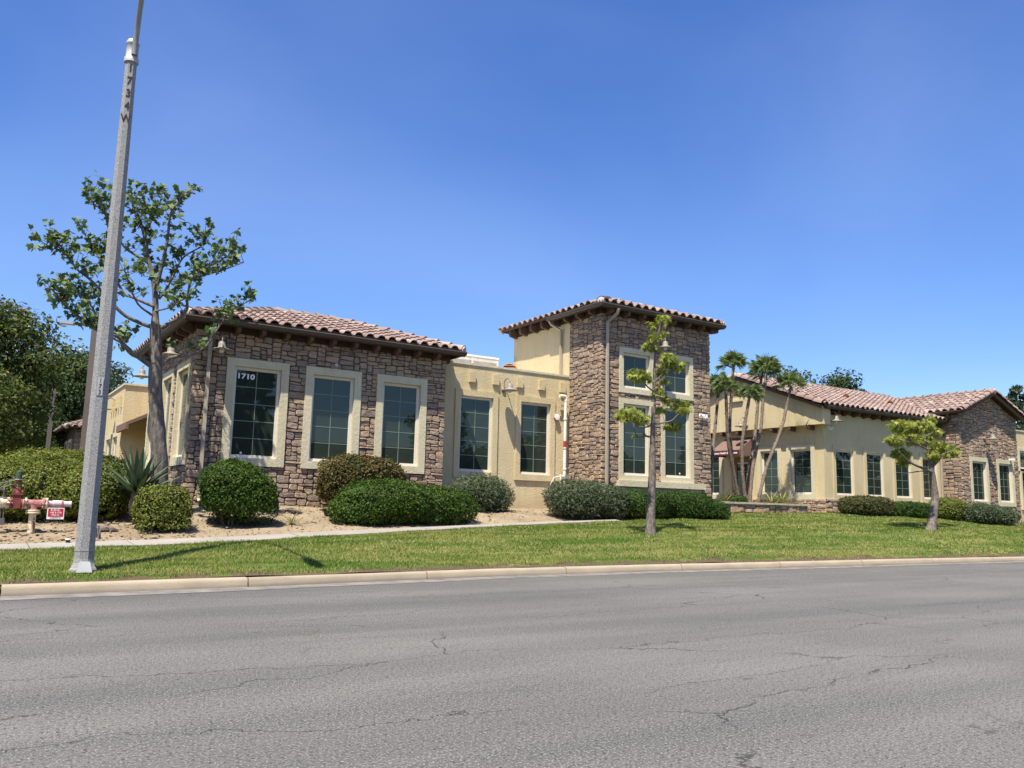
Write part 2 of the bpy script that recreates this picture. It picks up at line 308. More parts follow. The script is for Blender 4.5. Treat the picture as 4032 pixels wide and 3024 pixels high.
# ------------------------------------------------------------------ measured branch lines (metres)
TREE_A=[(0.19, 0.09, [(3.35, 18.5, 1.32), (3.34, 18.5, 1.83), (3.28, 18.5, 2.35), (3.21, 18.5, 2.87), (3.12, 18.5, 3.55), (3.08, 18.5, 4.18), (3.02, 18.5, 4.82)]), (0.09, 0.02, [(3.02, 18.5, 4.82), (2.99, 18.59, 5.44), (2.92, 18.67, 5.89), (2.82, 18.76, 6.25), (2.72, 18.84, 6.74), (2.59, 18.93, 7.16), (2.47, 19.01, 7.41), (2.42, 19.1, 7.7)]), (0.06, 0.015, [(2.97, 18.5, 5.56), (3.04, 18.4, 6.15), (3.08, 18.3, 6.67), (3.08, 18.2, 7.15), (3.19, 18.1, 7.39), (3.26, 18.0, 7.61)]), (0.07, 0.015, [(2.99, 18.5, 3.97), (2.72, 18.39, 4.11), (2.43, 18.27, 4.29), (2.28, 18.16, 4.43), (1.88, 18.05, 4.5), (1.67, 17.94, 4.6), (1.38, 17.82, 4.78), (1.17, 17.71, 4.97), (1.01, 17.6, 5.08)]), (0.05, 0.012, [(2.95, 18.5, 4.1), (2.65, 18.61, 4.16), (2.44, 18.73, 4.41), (2.23, 18.84, 4.55), (1.95, 18.96, 4.97), (1.79, 19.07, 5.25), (1.58, 19.19, 5.45), (1.24, 19.3, 5.6)]), (0.06, 0.012, [(2.98, 18.5, 4.77), (2.69, 18.54, 4.85), (2.36, 18.57, 5.01), (1.95, 18.61, 5.42), (1.7, 18.65, 5.65), (1.5, 18.69, 5.79), (1.27, 18.73, 6.08), (1.11, 18.76, 6.28), (0.93, 18.8, 6.2)]), (0.045, 0.012, [(2.96, 18.5, 5.21), (2.56, 18.67, 5.38), (2.41, 18.83, 5.48), (2.13, 19.0, 5.98), (1.98, 19.17, 6.14), (1.82, 19.33, 6.45), (1.68, 19.5, 6.71)]), (0.06, 0.012, [(3.04, 18.5, 4.72), (3.32, 18.39, 4.91), (3.56, 18.27, 5.16), (3.54, 18.16, 5.41), (3.57, 18.04, 5.77), (3.78, 17.93, 6.02), (4.12, 17.81, 6.29), (4.37, 17.7, 6.52)]), (0.05, 0.012, [(3.01, 18.5, 5.42), (3.27, 18.64, 5.61), (3.66, 18.78, 5.92), (3.91, 18.92, 6.12), (4.37, 19.06, 6.35), (4.91, 19.2, 6.68)]), (0.045, 0.012, [(3.04, 18.5, 5.39), (3.15, 18.46, 5.58), (3.28, 18.42, 5.92), (3.44, 18.38, 6.33), (3.77, 18.34, 6.63), (3.88, 18.3, 6.92)]), (0.05, 0.01, [(3.13, 18.5, 3.91), (3.36, 18.38, 4.16), (3.71, 18.27, 4.24), (4.0, 18.15, 4.46), (4.22, 18.03, 4.92), (4.4, 17.92, 5.22), (4.78, 17.8, 5.5)]), (0.045, 0.012, [(2.82, 18.8, 6.2), (2.51, 18.86, 6.37), (2.34, 18.92, 6.5), (2.11, 18.98, 6.84), (1.87, 19.04, 7.23), (1.63, 19.1, 7.34)]), (0.03, 0.01, [(2.12, 19.1, 6.87), (1.97, 19.25, 7.28), (1.8, 19.4, 7.66)]), (0.03, 0.01, [(2.73, 18.9, 6.7), (2.83, 19.03, 7.12), (2.94, 19.17, 7.46), (3.07, 19.3, 7.88)]), (0.035, 0.01, [(2.93, 18.5, 5.03), (2.61, 18.2, 5.15), (2.38, 17.9, 5.45), (2.22, 17.6, 5.69)]), (0.03, 0.01, [(3.0, 18.5, 5.12), (3.19, 18.2, 5.15), (3.31, 17.9, 5.2)])]
TREE_B=[(0.125, 0.045, [(13.74, 15.2, 0.71), (13.77, 15.2, 1.35), (13.8, 15.2, 2.08), (13.81, 15.2, 2.63), (13.83, 15.2, 3.18), (13.85, 15.2, 3.74)]), (0.045, 0.012, [(13.85, 15.2, 3.86), (13.86, 15.2, 4.17), (13.88, 15.2, 4.59), (13.9, 15.2, 4.94), (13.97, 15.2, 5.33), (14.04, 15.2, 5.66), (14.16, 15.2, 5.97)]), (0.03, 0.01, [(13.85, 15.2, 3.31), (14.0, 15.07, 3.34), (14.21, 14.95, 3.4), (14.29, 14.82, 3.54), (14.43, 14.7, 3.63)]), (0.028, 0.01, [(13.77, 15.2, 3.29), (13.58, 15.12, 3.22), (13.25, 15.05, 3.19), (13.07, 14.97, 3.25), (12.77, 14.9, 3.41)]), (0.028, 0.01, [(13.75, 15.2, 2.99), (13.64, 15.27, 3.01), (13.49, 15.35, 2.98), (13.44, 15.42, 3.11), (13.47, 15.5, 3.32)]), (0.025, 0.008, [(13.86, 15.2, 4.11), (13.51, 15.07, 4.2), (13.26, 14.93, 4.39), (13.01, 14.8, 4.42)]), (0.03, 0.01, [(13.87, 15.2, 4.32), (13.94, 15.07, 4.45), (14.07, 14.93, 4.68), (14.16, 14.8, 4.82)]), (0.02, 0.008, [(13.87, 15.2, 4.07), (14.18, 15.35, 4.09), (14.57, 15.5, 4.06)]), (0.02, 0.008, [(13.92, 15.2, 5.07), (13.66, 15.05, 5.14), (13.47, 14.9, 5.14)]), (0.02, 0.008, [(14.01, 15.2, 5.42), (14.32, 15.35, 5.64), (14.58, 15.5, 5.72)])]
TREE_C=[(0.16, 0.085, [(25.79, 15.5, 0.77), (25.98, 15.5, 1.3), (26.14, 15.5, 1.84), (26.08, 15.5, 2.46), (26.0, 15.5, 2.78)]), (0.06, 0.02, [(26.03, 15.5, 2.74), (25.99, 15.55, 3.33), (25.96, 15.6, 3.71), (26.01, 15.65, 4.09), (26.29, 15.7, 4.42)]), (0.055, 0.015, [(26.03, 15.5, 2.68), (25.28, 15.32, 2.75), (24.28, 15.15, 2.9), (23.65, 14.97, 3.06), (23.18, 14.8, 3.14)]), (0.035, 0.012, [(25.85, 15.5, 2.7), (25.83, 15.75, 2.71), (25.54, 16.0, 2.64)]), (0.05, 0.015, [(26.04, 15.5, 2.83), (26.19, 15.33, 3.08), (26.14, 15.17, 3.24), (26.45, 15.0, 3.37)]), (0.035, 0.012, [(25.84, 15.5, 3.4), (25.13, 15.37, 3.5), (24.29, 15.23, 3.54), (23.42, 15.1, 3.56)]), (0.03, 0.012, [(25.8, 15.5, 3.65), (25.5, 15.75, 3.98), (25.27, 16.0, 4.15)]), (0.03, 0.012, [(25.79, 15.5, 3.82), (26.76, 15.8, 4.03), (27.58, 16.1, 4.15)])]
CLUSTER_B=[(13.92, 14.91, 5.85, 0.19, 0.11), (13.78, 15.19, 5.73, 0.12, 0.09), (13.75, 15.03, 5.36, 0.19, 0.11), (14.22, 15.24, 5.58, 0.12, 0.07), (13.8, 15.26, 5.2, 0.22, 0.1), (13.93, 14.76, 4.85, 0.24, 0.16), (14.16, 14.71, 4.7, 0.2, 0.14), (14.36, 15.45, 4.69, 0.15, 0.15), (13.13, 14.93, 4.4, 0.3, 0.15), (13.42, 14.91, 4.36, 0.1, 0.12), (14.6, 15.6, 4.46, 0.09, 0.11), (13.94, 15.12, 4.07, 0.16, 0.11), (14.52, 15.45, 3.96, 0.15, 0.09), (14.67, 15.13, 3.84, 0.29, 0.12), (14.13, 15.28, 3.67, 0.16, 0.07), (12.86, 14.84, 3.42, 0.33, 0.16), (12.99, 15.27, 3.47, 0.2, 0.15), (13.71, 15.48, 3.44, 0.19, 0.13), (14.47, 15.17, 3.3, 0.21, 0.11), (13.43, 15.37, 2.98, 0.06, 0.05), (13.65, 15.3, 3.08, 0.05, 0.03), (14.43, 14.76, 3.64, 0.2, 0.08)]
CLUSTER_C=[(26.59, 15.81, 4.4, 0.24, 0.15), (24.44, 15.61, 4.06, 0.33, 0.2), (24.65, 15.26, 4.01, 0.41, 0.2), (24.82, 14.94, 4.0, 0.32, 0.2), (27.15, 15.94, 4.06, 0.2, 0.17), (24.05, 15.47, 3.56, 0.3, 0.18), (25.43, 15.76, 3.72, 0.46, 0.19), (26.47, 15.95, 3.8, 0.28, 0.24), (24.82, 15.76, 3.21, 0.33, 0.19), (25.33, 16.01, 3.0, 0.21, 0.15), (26.22, 15.37, 3.5, 0.34, 0.19), (27.73, 15.86, 3.46, 0.37, 0.2), (26.07, 15.43, 3.2, 0.25, 0.19), (25.57, 16.02, 3.92, 0.38, 0.17)]
PALMS=[[(21.34, 20.6, 1.62), (21.37, 20.6, 2.07), (21.41, 20.6, 2.77), (21.54, 20.6, 3.67), (21.72, 20.6, 4.88), (21.8, 20.6, 5.52)], [(22.74, 20.6, 1.67), (22.46, 20.6, 2.82), (22.27, 20.6, 3.53), (22.21, 20.6, 4.08), (22.17, 20.6, 5.48)], [(22.6, 20.6, 1.67), (22.46, 20.6, 2.94), (22.34, 20.6, 3.77), (22.33, 20.6, 4.21), (22.45, 20.6, 5.44), (22.57, 20.6, 6.36)], [(23.07, 20.6, 1.67), (22.94, 20.6, 2.6), (22.93, 20.6, 3.69), (23.17, 20.6, 4.64), (23.35, 20.6, 5.32)], [(23.28, 20.6, 1.67), (23.47, 20.6, 2.86), (23.79, 20.6, 3.86), (23.95, 20.6, 4.32), (24.09, 20.6, 5.34), (24.29, 20.6, 6.32)], [(23.14, 20.6, 1.67), (23.22, 20.6, 2.49), (23.53, 20.6, 3.6), (23.68, 20.6, 4.3), (23.83, 20.6, 5.31), (24.04, 20.6, 6.19)], [(23.73, 20.6, 1.68), (23.84, 20.6, 2.03), (24.24, 20.6, 3.02), (24.82, 20.6, 3.93), (25.19, 20.6, 4.67), (25.45, 20.6, 5.46), (25.63, 20.6, 5.94)]]
# ------------------------------------------------------------------ terrain
ST = np.array([  # x, kerb back y, z 1.9 m behind it, y and z of the walk's front edge, z at y=18.2, z at y=20
 (-60, 12.1, .30, 14.6, .30, .6, .9), (-5, 12.2, .31, 14.8, .34, .74, 1.0), (0, 12.3, .345, 15.0, .38, .76, 1.06), (4, 12.65, .45, 15.55, .5, .86, 1.13),
 (8, 13.17, .60, 16.3, .69, .95, 1.17), (12, 13.33, .68, 17.0, .86, 1.03, 1.22), (16, 13.33, .755, 17.5, 1.0, 1.06, 1.25), (20, 13.34, .79, 16.8, .97, 1.13, 1.22),
 (24, 13.36, .81, 16.8, 1.02, 1.2, 1.29), (28, 13.38, .83, 16.8, 1.04, 1.22, 1.33), (33, 13.4, .78, 16.8, .95, 1.1, 1.28), (38, 13.42, .70, 16.8, .84, .97, 1.18),
 (46, 13.45, .58, 16.8, .7, .83, 1.08), (160, 13.7, .5, 16.8, .6, .75, 1.0)])
def S(i, x): return np.interp(x, ST[:, 0], ST[:, i])
def yk(x): return S(1, x)
KERB = .14
def H(x, y):
    x = np.asarray(x, float); y = np.asarray(y, float)
    ys = [yk(x), yk(x)+1.9, S(3, x), S(3, x)+.9, np.full_like(x, 18.6), np.full_like(x, 20.), np.full_like(x, 60.)]
    zs = [np.full_like(x, KERB), S(2, x), S(4, x), S(4, x)+.03, S(5, x)+.02, S(6, x), S(6, x)+.3]
    z = np.where(y < ys[0], KERB, 0.); z = np.full_like(x+y, KERB)
    for i in range(6):
        t = np.clip((y-ys[i])/np.maximum(ys[i+1]-ys[i], .05), 0, 1); m = y >= ys[i]
        z = np.where(m, zs[i]+(zs[i+1]-zs[i])*t, z)
    return z
def hz(x, y): return float(H(np.array([x]), np.array([y]))[0])
def ylawn(x): return np.where(x < 16.5, S(3, x), np.interp(x, [16.5, 18.2, 19.6, 20.3, 40, 60], [17.5, 17.75, 18.6, 19.9, 19.9, 19.9]))
def sheet(name, mat, xs, cross, yfun0, yfun1, zoff=0., bump=None):
    V = []
    for x in xs:
        y0, y1 = float(yfun0(x)), float(yfun1(x))
        for j in range(cross+1): V.append((x, y0+(y1-y0)*j/cross))
    V = np.array(V); z = H(V[:, 0], V[:, 1])+zoff
    if bump is not None: z = z+bump(V[:, 0], V[:, 1])
    n = cross+1; i = np.arange(len(xs)-1)[:, None]*n+np.arange(cross)[None, :]; i = i.ravel()
    F = np.stack([i, i+n, i+n+1, i+1], 1)
    o = link(bpy.data.objects.new(name, fast_mesh(name, np.column_stack([V, z]), F, V[:, 1]-yk(V[:, 0]), mat, True)))
    return o
def nz(x, y, s, seed=0.): return np.array([noise.noise(Vector((a*s, b*s, seed))) for a, b in zip(x, y)])
def build_ground():
    MB().quad((-900, -900, -.06), (900, -900, -.06), (900, 900, -.06), (-900, 900, -.06)).build('ground', 'far_ground')['kind'] = 'structure'
    xs = np.arange(-60, 140.1, 2.); V = []; F = []
    for x in xs: V += [(x, -3.2, 0), (x, float(yk(x))-.1, 0)]
    for i in range(len(xs)-1): F.append((2*i, 2*i+2, 2*i+3, 2*i+1))
    link(bpy.data.objects.new('road', fast_mesh('road', V, F, None, 'asphalt')))['kind'] = 'structure'
    MB().box(-60, 140, -3.5, -3.2, -.05, .14).build('kerb', 'kerb_concrete')['kind'] = 'structure'
    MB().quad((-60, -60, .1), (140, -60, .1), (140, -3.5, .13), (-60, -3.5, .13)).build('verge', 'lawn_ground')['kind'] = 'structure'
    # kerb in ten-foot sections with open joints
    root = MB(); x = -60.
    for x in np.arange(-60, 139, 2.): root.quad((x, yk(x)-.17, .02), (x+2, yk(x+2)-.17, .02), (x+2, yk(x+2)-.03, .115), (x, yk(x)-.03, .115))
    root = root.build('kerb', 'mortar'); root['kind'] = 'structure'
    J = np.arange(.5-3.07*6, 110, 3.07)
    for a, b in zip(J[:-1], J[1:]):
        m = MB(); g = .012; n = 4; jr = [random.uniform(-.006, .006) for _ in range(3)]
        prof = [(0, -.05), (0, KERB-.006+jr[0]), (-.03, KERB+jr[0]), (-.125, KERB-.004+jr[1]), (-.15, KERB-.02), (-.162, KERB-.05), (-.185, .0), (-.185, -.05)]
        vs = []
        for k in range(n+1):
            X = a+g+(b-a-2*g)*k/n; y = float(yk(X)); vs += [(X, y+dy, z) for dy, z in prof]
        P = len(prof); fs = [(k*P+j, (k+1)*P+j, (k+1)*P+j+1, k*P+j+1) for k in range(n) for j in range(P-1)]+[tuple(range(P)), tuple(n*P+j for j in range(P-1, -1, -1))]
        m.add(vs, fs).build('kerb_section', 'kerb_concrete', root, True, 50)
    V = []; F = []
    xs = np.arange(-40, 110, 1.)
    for x in xs: w = float(np.interp(x, [0, 6, 12, 25], [.4, .36, .3, .24])); V += [(x, yk(x)-.19-w+.03*math.sin(x*1.7), .004), (x, yk(x)-.18, .012)]
    for i in range(len(xs)-1): F.append((2*i, 2*i+2, 2*i+3, 2*i+1))
    link(bpy.data.objects.new('gutter', fast_mesh('gutter', V, F, None, 'gutter_concrete')))['kind'] = 'structure'
    xs = np.concatenate([np.arange(-40, -2, 2.), np.arange(-2, 40, .2), np.arange(40, 120, 2.)])
    bl = lambda x, y: .03*nz(x, y, .9)+.012*nz(x, y, 4)
    sheet('lawn', 'lawn_ground', xs, 26, lambda x: yk(x)-.012, lambda x: ylawn(x)+.02, .0, bl)['kind'] = 'structure'
    bs = lambda x, y: np.where(y < 20.2, .035*nz(x, y, 1.3, 3)+.018*nz(x, y, 4.5, 5)+.010*nz(x, y, 11, 7), 0)-.03*(y < ylawn(x)+.9)
    xs = np.concatenate([np.arange(-3, 20, .11), np.arange(20, 40, .6), np.arange(40, 120, 3.)])
    sheet('soil', 'soil', xs, 44, lambda x: ylawn(x)-.01, lambda x: 20.9, -.012, bs)['kind'] = 'structure'
    xs = np.arange(-60, 140, 3.)
    sheet('yard', 'far_ground', xs, 12, lambda x: 20.8, lambda x: 90., -.02)['kind'] = 'structure'
    # sidewalk slabs
    root = thing('sidewalk', (6, 16, .5), None, None); root['kind'] = 'structure'
    js = np.arange(-3.6, 14.8, 1.52)
    for a, b in zip(js[:-1], js[1:]):
        vs = []; n = 4; t = random.uniform(-.004, .004)
        for k in range(n+1):
            X = a+.008+(b-a-.016)*k/n; y0 = float(S(3, X)); w = float(np.interp(X, [-5, 4, 8, 12, 16.5], [.92, .85, .62, .34, .14]))
            for y, dz in ((y0-.03, -.1), (y0-.03, .012), (y0+w, .03), (y0+w, -.1)): vs.append((X, y, hz(X, max(y0, min(y, y0+.9)))+dz+t))
        fs = [(k*4+j, (k+1)*4+j, (k+1)*4+j+1, k*4+j+1) for k in range(n) for j in range(3)]+[(0, 1, 2, 3), (n*4+3, n*4+2, n*4+1, n*4)]
        MB().add(vs, fs).build('slab', 'slab_concrete', root)
build_ground()
# ------------------------------------------------------------------ buildings: walls, stone, windows, roofs
def rect_cells(u0, u1, v0, v1, holes):
    us = sorted({u0, u1, *[min(max(x, u0), u1) for h in holes for x in h[:2]]}); vs = sorted({v0, v1, *[min(max(x, v0), v1) for h in holes for x in h[2:]]})
    for a, b in zip(us[:-1], us[1:]):
        for c, d in zip(vs[:-1], vs[1:]):
            m, n = (a+b)/2, (c+d)/2
            if not any(h[0] < m < h[1] and h[2] < n < h[3] for h in holes): yield a, b, c, d
def wall(name, mat, parent, fr, u0, u1, v0, v1, holes=(), w=0.):
    m = MB()
    for a, b, c, d in rect_cells(u0, u1, v0, v1, holes): m.quad(fr.p(a, c, w), fr.p(b, c, w), fr.p(b, d, w), fr.p(a, d, w))
    return m.build(name, mat, parent)
ALLSTONES = {}
def stones(key, part, fr, u0, u1, v0, v1, holes=(), inside=None, cu=.074, cv=.058, mat='stone', seed=1, near=0., wide=(2, 5), tall=(1, 3), depth=(.022, .05)):
    """rubble veneer: blocks packed on a fine grid, warped, each with its own bulge"""
    rd = random.Random(seed); nu = max(2, round((u1-u0)/cu)); nv = max(2, round((v1-v0)/cv)); cu = (u1-u0)/nu; cv = (v1-v0)/nv
    occ = np.zeros((nu, nv), bool)
    for i in range(nu):
        for j in range(nv):
            a, b = u0+(i+.5)*cu, v0+(j+.5)*cv
            if any(h[0]+.01 < a < h[1]-.01 and h[2]+.01 < b < h[3]-.01 for h in holes) or (inside and not inside(a, b)): occ[i, j] = True
    def warp(a, b):
        q = noise.noise_vector(Vector((a*4.6, b*4.6, seed*7.3))); q2 = noise.noise_vector(Vector((a*1.3, b*1.6, seed*3.1)))
        ea = min(a-u0, u1-a); k = min(1, max(0, ea/.06))
        return a+(q.x*.026+q2.x*.02)*k, b+q.y*.026+q2.y*.02
    lst = ALLSTONES.setdefault(key, [])
    order = [(i, j) for j in range(nv) for i in range(nu)]
    for i, j in order:
        if occ[i, j]: continue
        W = rd.choice([wide[0], wide[0]+1, wide[0]+1, wide[1]-1, wide[1]]); T = rd.choice([tall[0], tall[0]+1, tall[0]+1, tall[1]] if tall[1] > tall[0]+1 else [tall[0], tall[1]])
        if W <= 2 and rd.random() < .6: T = min(T, 2)
        w = 1
        while w < W and i+w < nu and not occ[i+w, j]: w += 1
        if i+w < nu and not occ[i+w, j] and (i+w+1 >= nu or occ[i+w+1, j]): w += 1
        t = 1
        while t < T and j+t < nv and not occ[i:i+w, j+t].any(): t += 1
        occ[i:i+w, j:j+t] = True
        g = .0065; a0, a1, b0, b1 = u0+i*cu+g, u0+(i+w)*cu-g, v0+j*cv+g, v0+(j+t)*cv-g
        r = min(a1-a0, b1-b0)*rd.uniform(.10, .26)
        base = [(a0+r, b0), (a1-r, b0), (a1, b0+r), (a1, b1-r), (a1-r, b1), (a0+r, b1), (a0, b1-r), (a0, b0+r)]
        base = [(p+rd.uniform(-.006, .006), q+rd.uniform(-.006, .006)) for p, q in base]
        cxx, cyy = (a0+a1)/2, (b0+b1)/2; dep = rd.uniform(*depth); tx, ty = rd.uniform(-.1, .1), rd.uniform(-.12, .12)
        vs = []
        for sc_, dd in ((1., -.004), (.97, dep*.62), (.86, dep)):
            for p, q in base:
                p2, q2 = cxx+(p-cxx)*sc_, cyy+(q-cyy)*sc_; dz = dd*(1+(tx*(p2-cxx)/(a1-a0)+ty*(q2-cyy)/(b1-b0))*2) if dd > 0 else dd
                if sc_ < .8: dz += rd.uniform(-.004, .004)
                x, y = warp(p2, q2); vs.append(fr.p(x, y, dz))
        x, y = warp(cxx+rd.uniform(-.2, .2)*(a1-a0), cyy+rd.uniform(-.2, .2)*(b1-b0)); vs.append(fr.p(x, y, dep*rd.uniform(1., 1.25)))
        fs = [(k, (k+1) % 8, 8+(k+1) % 8, 8+k) for k in range(8)]+[(8+k, 8+(k+1) % 8, 16+(k+1) % 8, 16+k) for k in range(8)]+[(16+k, 16+(k+1) % 8, 24) for k in range(8)]
        P = Vector(vs[24]); area = (a1-a0)*(b1-b0)/max(1., (P-Vector((0, 0, 1.2))).length_squared)*max(.05, (Vector((0, 0, 1.2))-P).normalized().dot(fr.n))
        lst.append((area*(0 if near and P.y > near else 1), vs, fs, rd.random(), part, mat))
def emit_stones(key, limit=300):
    L = sorted(ALLSTONES[key], key=lambda s: -s[0]); rest = {}
    for k, (a, vs, fs, r, part, mat) in enumerate(L):
        if k < limit:
            m = MB(); m.add(vs, fs, r); me = m.mesh('stone', mat, True, 34); o = bpy.data.objects.new('stone', me); link(o, part)
        else: rest.setdefault((part.name, mat), [part, MB()])[1].add(vs, fs, r)
    for (pn, mat), (part, m) in rest.items(): m.build('small_stones', mat, part, True, 34)['kind'] = 'stuff'
def ring(m, fr, o, i, w0, w1):             # rectangular picture-frame body from o (outer) to i (inner)
    a = [(o[0], o[2]), (o[1], o[2]), (o[1], o[3]), (o[0], o[3])]; b = [(i[0], i[2]), (i[1], i[2]), (i[1], i[3]), (i[0], i[3])]
    vs = [fr.p(u, v, w) for w in (w0, w1) for u, v in a+b]
    fs = []
    for k in range(4):
        n = (k+1) % 4; fs += [(8+k, 8+n, 12+n, 12+k), (k, n, 8+n, 8+k), (4+k, 12+k, 12+n, 4+n)]
    m.add(vs, fs)
PANE = {}
def window(parent, fr, g, t, nx=2, ny=5, proud=.065, trim='stucco_trim', glass_w=-.06, name='window', fmat='vinyl'):
    """g glass u0,u1,v0,v1; t outer edge of the plaster surround"""
    e = .06; gi = (g[0]-e, g[1]+e, g[2]-e, g[3]+e)
    m = MB(); ring(m, fr, gi, g, glass_w-.04, glass_w+.035); ring(m, fr, (g[0]-.028, g[1]+.028, g[2]-.028, g[3]+.028), (g[0]+.012, g[1]-.012, g[2]+.012, g[3]-.012), glass_w-.03, glass_w+.02)
    w = m.build(name, fmat, parent)
    if t: m = MB(); ring(m, fr, t, gi, glass_w-.05, proud); m.build('surround', trim, w)
    du, dv = (g[1]-g[0])/nx, (g[3]-g[2])/ny
    for i in range(nx):
        for j in range(ny):
            key = (round(du, 2), round(dv, 2), tuple(fr.u), tuple(fr.n))
            if key not in PANE:
                q = MB(); z0 = Fr((0, 0, 0), fr.u, fr.n); q.fbox(z0, 0, du, 0, dv, -.006, 0); PANE[key] = q.mesh('pane', 'glass')
            o = bpy.data.objects.new('pane', PANE[key]); link(o, w); o.location = fr.p(g[0]+i*du, g[2]+j*dv, glass_w)
    b = .008
    for i in range(1, nx): MB().fbox(fr, g[0]+i*du-b, g[0]+i*du+b, g[2], g[3], glass_w+.001, glass_w+.008).build('muntin', 'muntin', w)
    for j in range(1, ny): MB().fbox(fr, g[0], g[1], g[2]+j*dv-b, g[2]+j*dv+b, glass_w+.001, glass_w+.0065).build('muntin', 'muntin', w)
    return w
def inset(t, du=.245, dv=.245): return (t[0]+du, t[1]-du, t[2]+dv, t[3]-dv)
# roof tiles ----------------------------------------------------------
TW, TE, TL = .305, .375, .43
def tile_profile():
    out = []
    for k in range(7): a = math.pi*k/6; out.append((.10-.10*math.cos(a), .072*math.sin(a)+.012))
    for k in range(1, 4): t = k/3; out.append((.20+.105*t, .012-.022*math.sin(math.pi*t)))
    return out
TP = tile_profile()
def tile_verts():
    vs = []
    for (s, lift) in ((0, .04), (TL, .0)):
        for (u, n) in TP: vs.append((u, s, n+lift))
    for (u, n) in TP: vs.append((u, .004, n+.04-.026))
    k = len(TP); fs = [(i, i+1, k+i+1, k+i) for i in range(k-1)]+[(2*k+i, 2*k+i+1, i+1, i) for i in range(k-1)]
    return vs, fs
TV, TF = tile_verts(); TILE_MESH = []
ALLTILES = {}
def tile_roof(key, part, P0, U, Sd, width, length, uL=None, uR=None, vis=1.):
    U = Vector(U).normalized(); Sd = Vector(Sd).normalized(); N = U.cross(Sd)
    if N.z < 0: N = -N
    P0 = Vector(P0); lst = ALLTILES.setdefault(key, []); cols = int(math.ceil(width/TW)); rows = int(math.ceil((length-.02)/TE))
    for r in range(rows):
        for c in range(cols):
            u, s = c*TW, r*TE; sm = s+TE*.5
            lo = uL(sm) if uL else 0.; hi = uR(sm) if uR else width
            if u+TW*.75 < lo or u+TW*.25 > hi: continue
            j = Vector((random.uniform(-.006, .006), random.uniform(-.012, .012), random.uniform(-.003, .004)))
            clip = (uL and u < uL(s+TL)+.01) or (uR and u+TW > uR(s+TL)-.01) or (s+TL > length+.03)
            O = P0+U*(u+j.x)+Sd*(s+j.y)+N*(.02+j.z)
            d = O-Vector((0, 0, 1.2)); area = vis*max(.02, abs(N.dot(d.normalized())))/d.length_squared
            vs = None
            if clip:
                vs = []
                for (a, b, n) in TV:
                    ss = min(s+b, length+.02); A = u+a
                    if uL: A = max(A, uL(ss))
                    if uR: A = min(A, uR(ss))
                    vs.append(P0+U*(A+j.x*0)+Sd*(ss+j.y*0)+N*(n+.02+j.z))
                area *= .6
            m = Matrix((U, Sd, N)).transposed().to_4x4(); m.translation = O
            lst.append((area, m, vs, part, random.random()))
def emit_tiles(key, limit=300):
    if not TILE_MESH: q = MB(); q.add(TV, TF); TILE_MESH.append(q.mesh('tile', 'tile', True, 40))
    rest = {}
    for k, (a, m, vs, part, r) in enumerate(sorted(ALLTILES[key], key=lambda s: -s[0])):
        if k < limit:
            if vs is None: o = bpy.data.objects.new('tile', TILE_MESH[0]); link(o, part); o.matrix_basis = m
            else: q = MB(); q.add(vs, TF); link(bpy.data.objects.new('tile', q.mesh('tile', 'tile', True, 40)), part)
        else: rest.setdefault(part.name, [part, MB()])[1].add(vs if vs is not None else [m @ Vector(v) for v in TV], TF, r)
    for part, q in rest.values(): q.build('far_tiles', 'tile', part, True, 40)['kind'] = 'stuff'
def ridge_caps(part, A, B, r=.13, L=.40, end=True, n=8):
    A, B = Vector(A), Vector(B); d = (B-A); k = max(1, round(d.length/L)); d.normalize(); side = d.cross(Vector((0, 0, 1))).normalized(); up = side.cross(d)
    for i in range(k):
        s0 = (B-A).length*i/k; s1 = (B-A).length*(i+1)/k+.05; m = MB(); vs = []
        for s, rr, lf in ((s0, r*1.1, .03), (s1, r*.92, .0), (s0+.004, r*.92, .012)):
            for j in range(n+1): a = math.pi*j/n; vs.append(A+d*s+side*math.cos(a)*rr+up*(math.sin(a)*rr+lf-.02))
        N = n+1; m.add(vs, [(j, j+1, N+j+1, N+j) for j in range(n)]+[(2*N+j, 2*N+j+1, j+1, j) for j in range(n)], random.random()).build('ridge_tile', 'tile', part, True, 40)
    if end:
        m = MB(); vs = [A-d*.02+up*.02]
        m.lathe([(.02, -.06), (r*.85, -.03), (r*1.0, .03), (r*.9, .06)], A+up*.0, d, 10).build('mortar_end', 'roof_mortar', part, True)
def fill(name, mat, parent, *polys):
    m = MB()
    for p in polys: m.quad(*p)
    return m.build(name, mat, parent)
def tails(parent, fr, us, v, out, w0=-.02, h=.27, wd=.1):
    for u in us:
        m = MB(); a, b = u-wd/2, u+wd/2
        pr = [(w0, v), (out, v), (out, v-h*.72), (out-.06, v-h*.86), (out*.55, v-h*.9), (out*.3, v-h), (w0, v-h)]
        m.prism([fr.p(a, q, w) for w, q in pr], fr.u*(wd)).build('rafter_tail', 'rafter', parent)
def eave(parent, fr, u0, u1, v, out, gutter=True):
    v += .03
    MB().fbox(fr, u0, u1, v-.02, v+.1, out-.03, out).build('fascia', 'fascia', parent)
    if gutter:
        m = MB(); pr = [(out+.002, v+.105), (out+.105, v+.105), (out+.112, v+.08), (out+.085, v+.02), (out+.06, v), (out+.002, v)]
        m.prism([fr.p(u0, q, w) for w, q in pr], fr.u*(u1-u0)).build('gutter', 'gutter_metal', parent)
def downspout(parent, pts, r=.045):
    m = MB(); m.tube(pts, r, 4).build('downspout', 'downspout', parent)
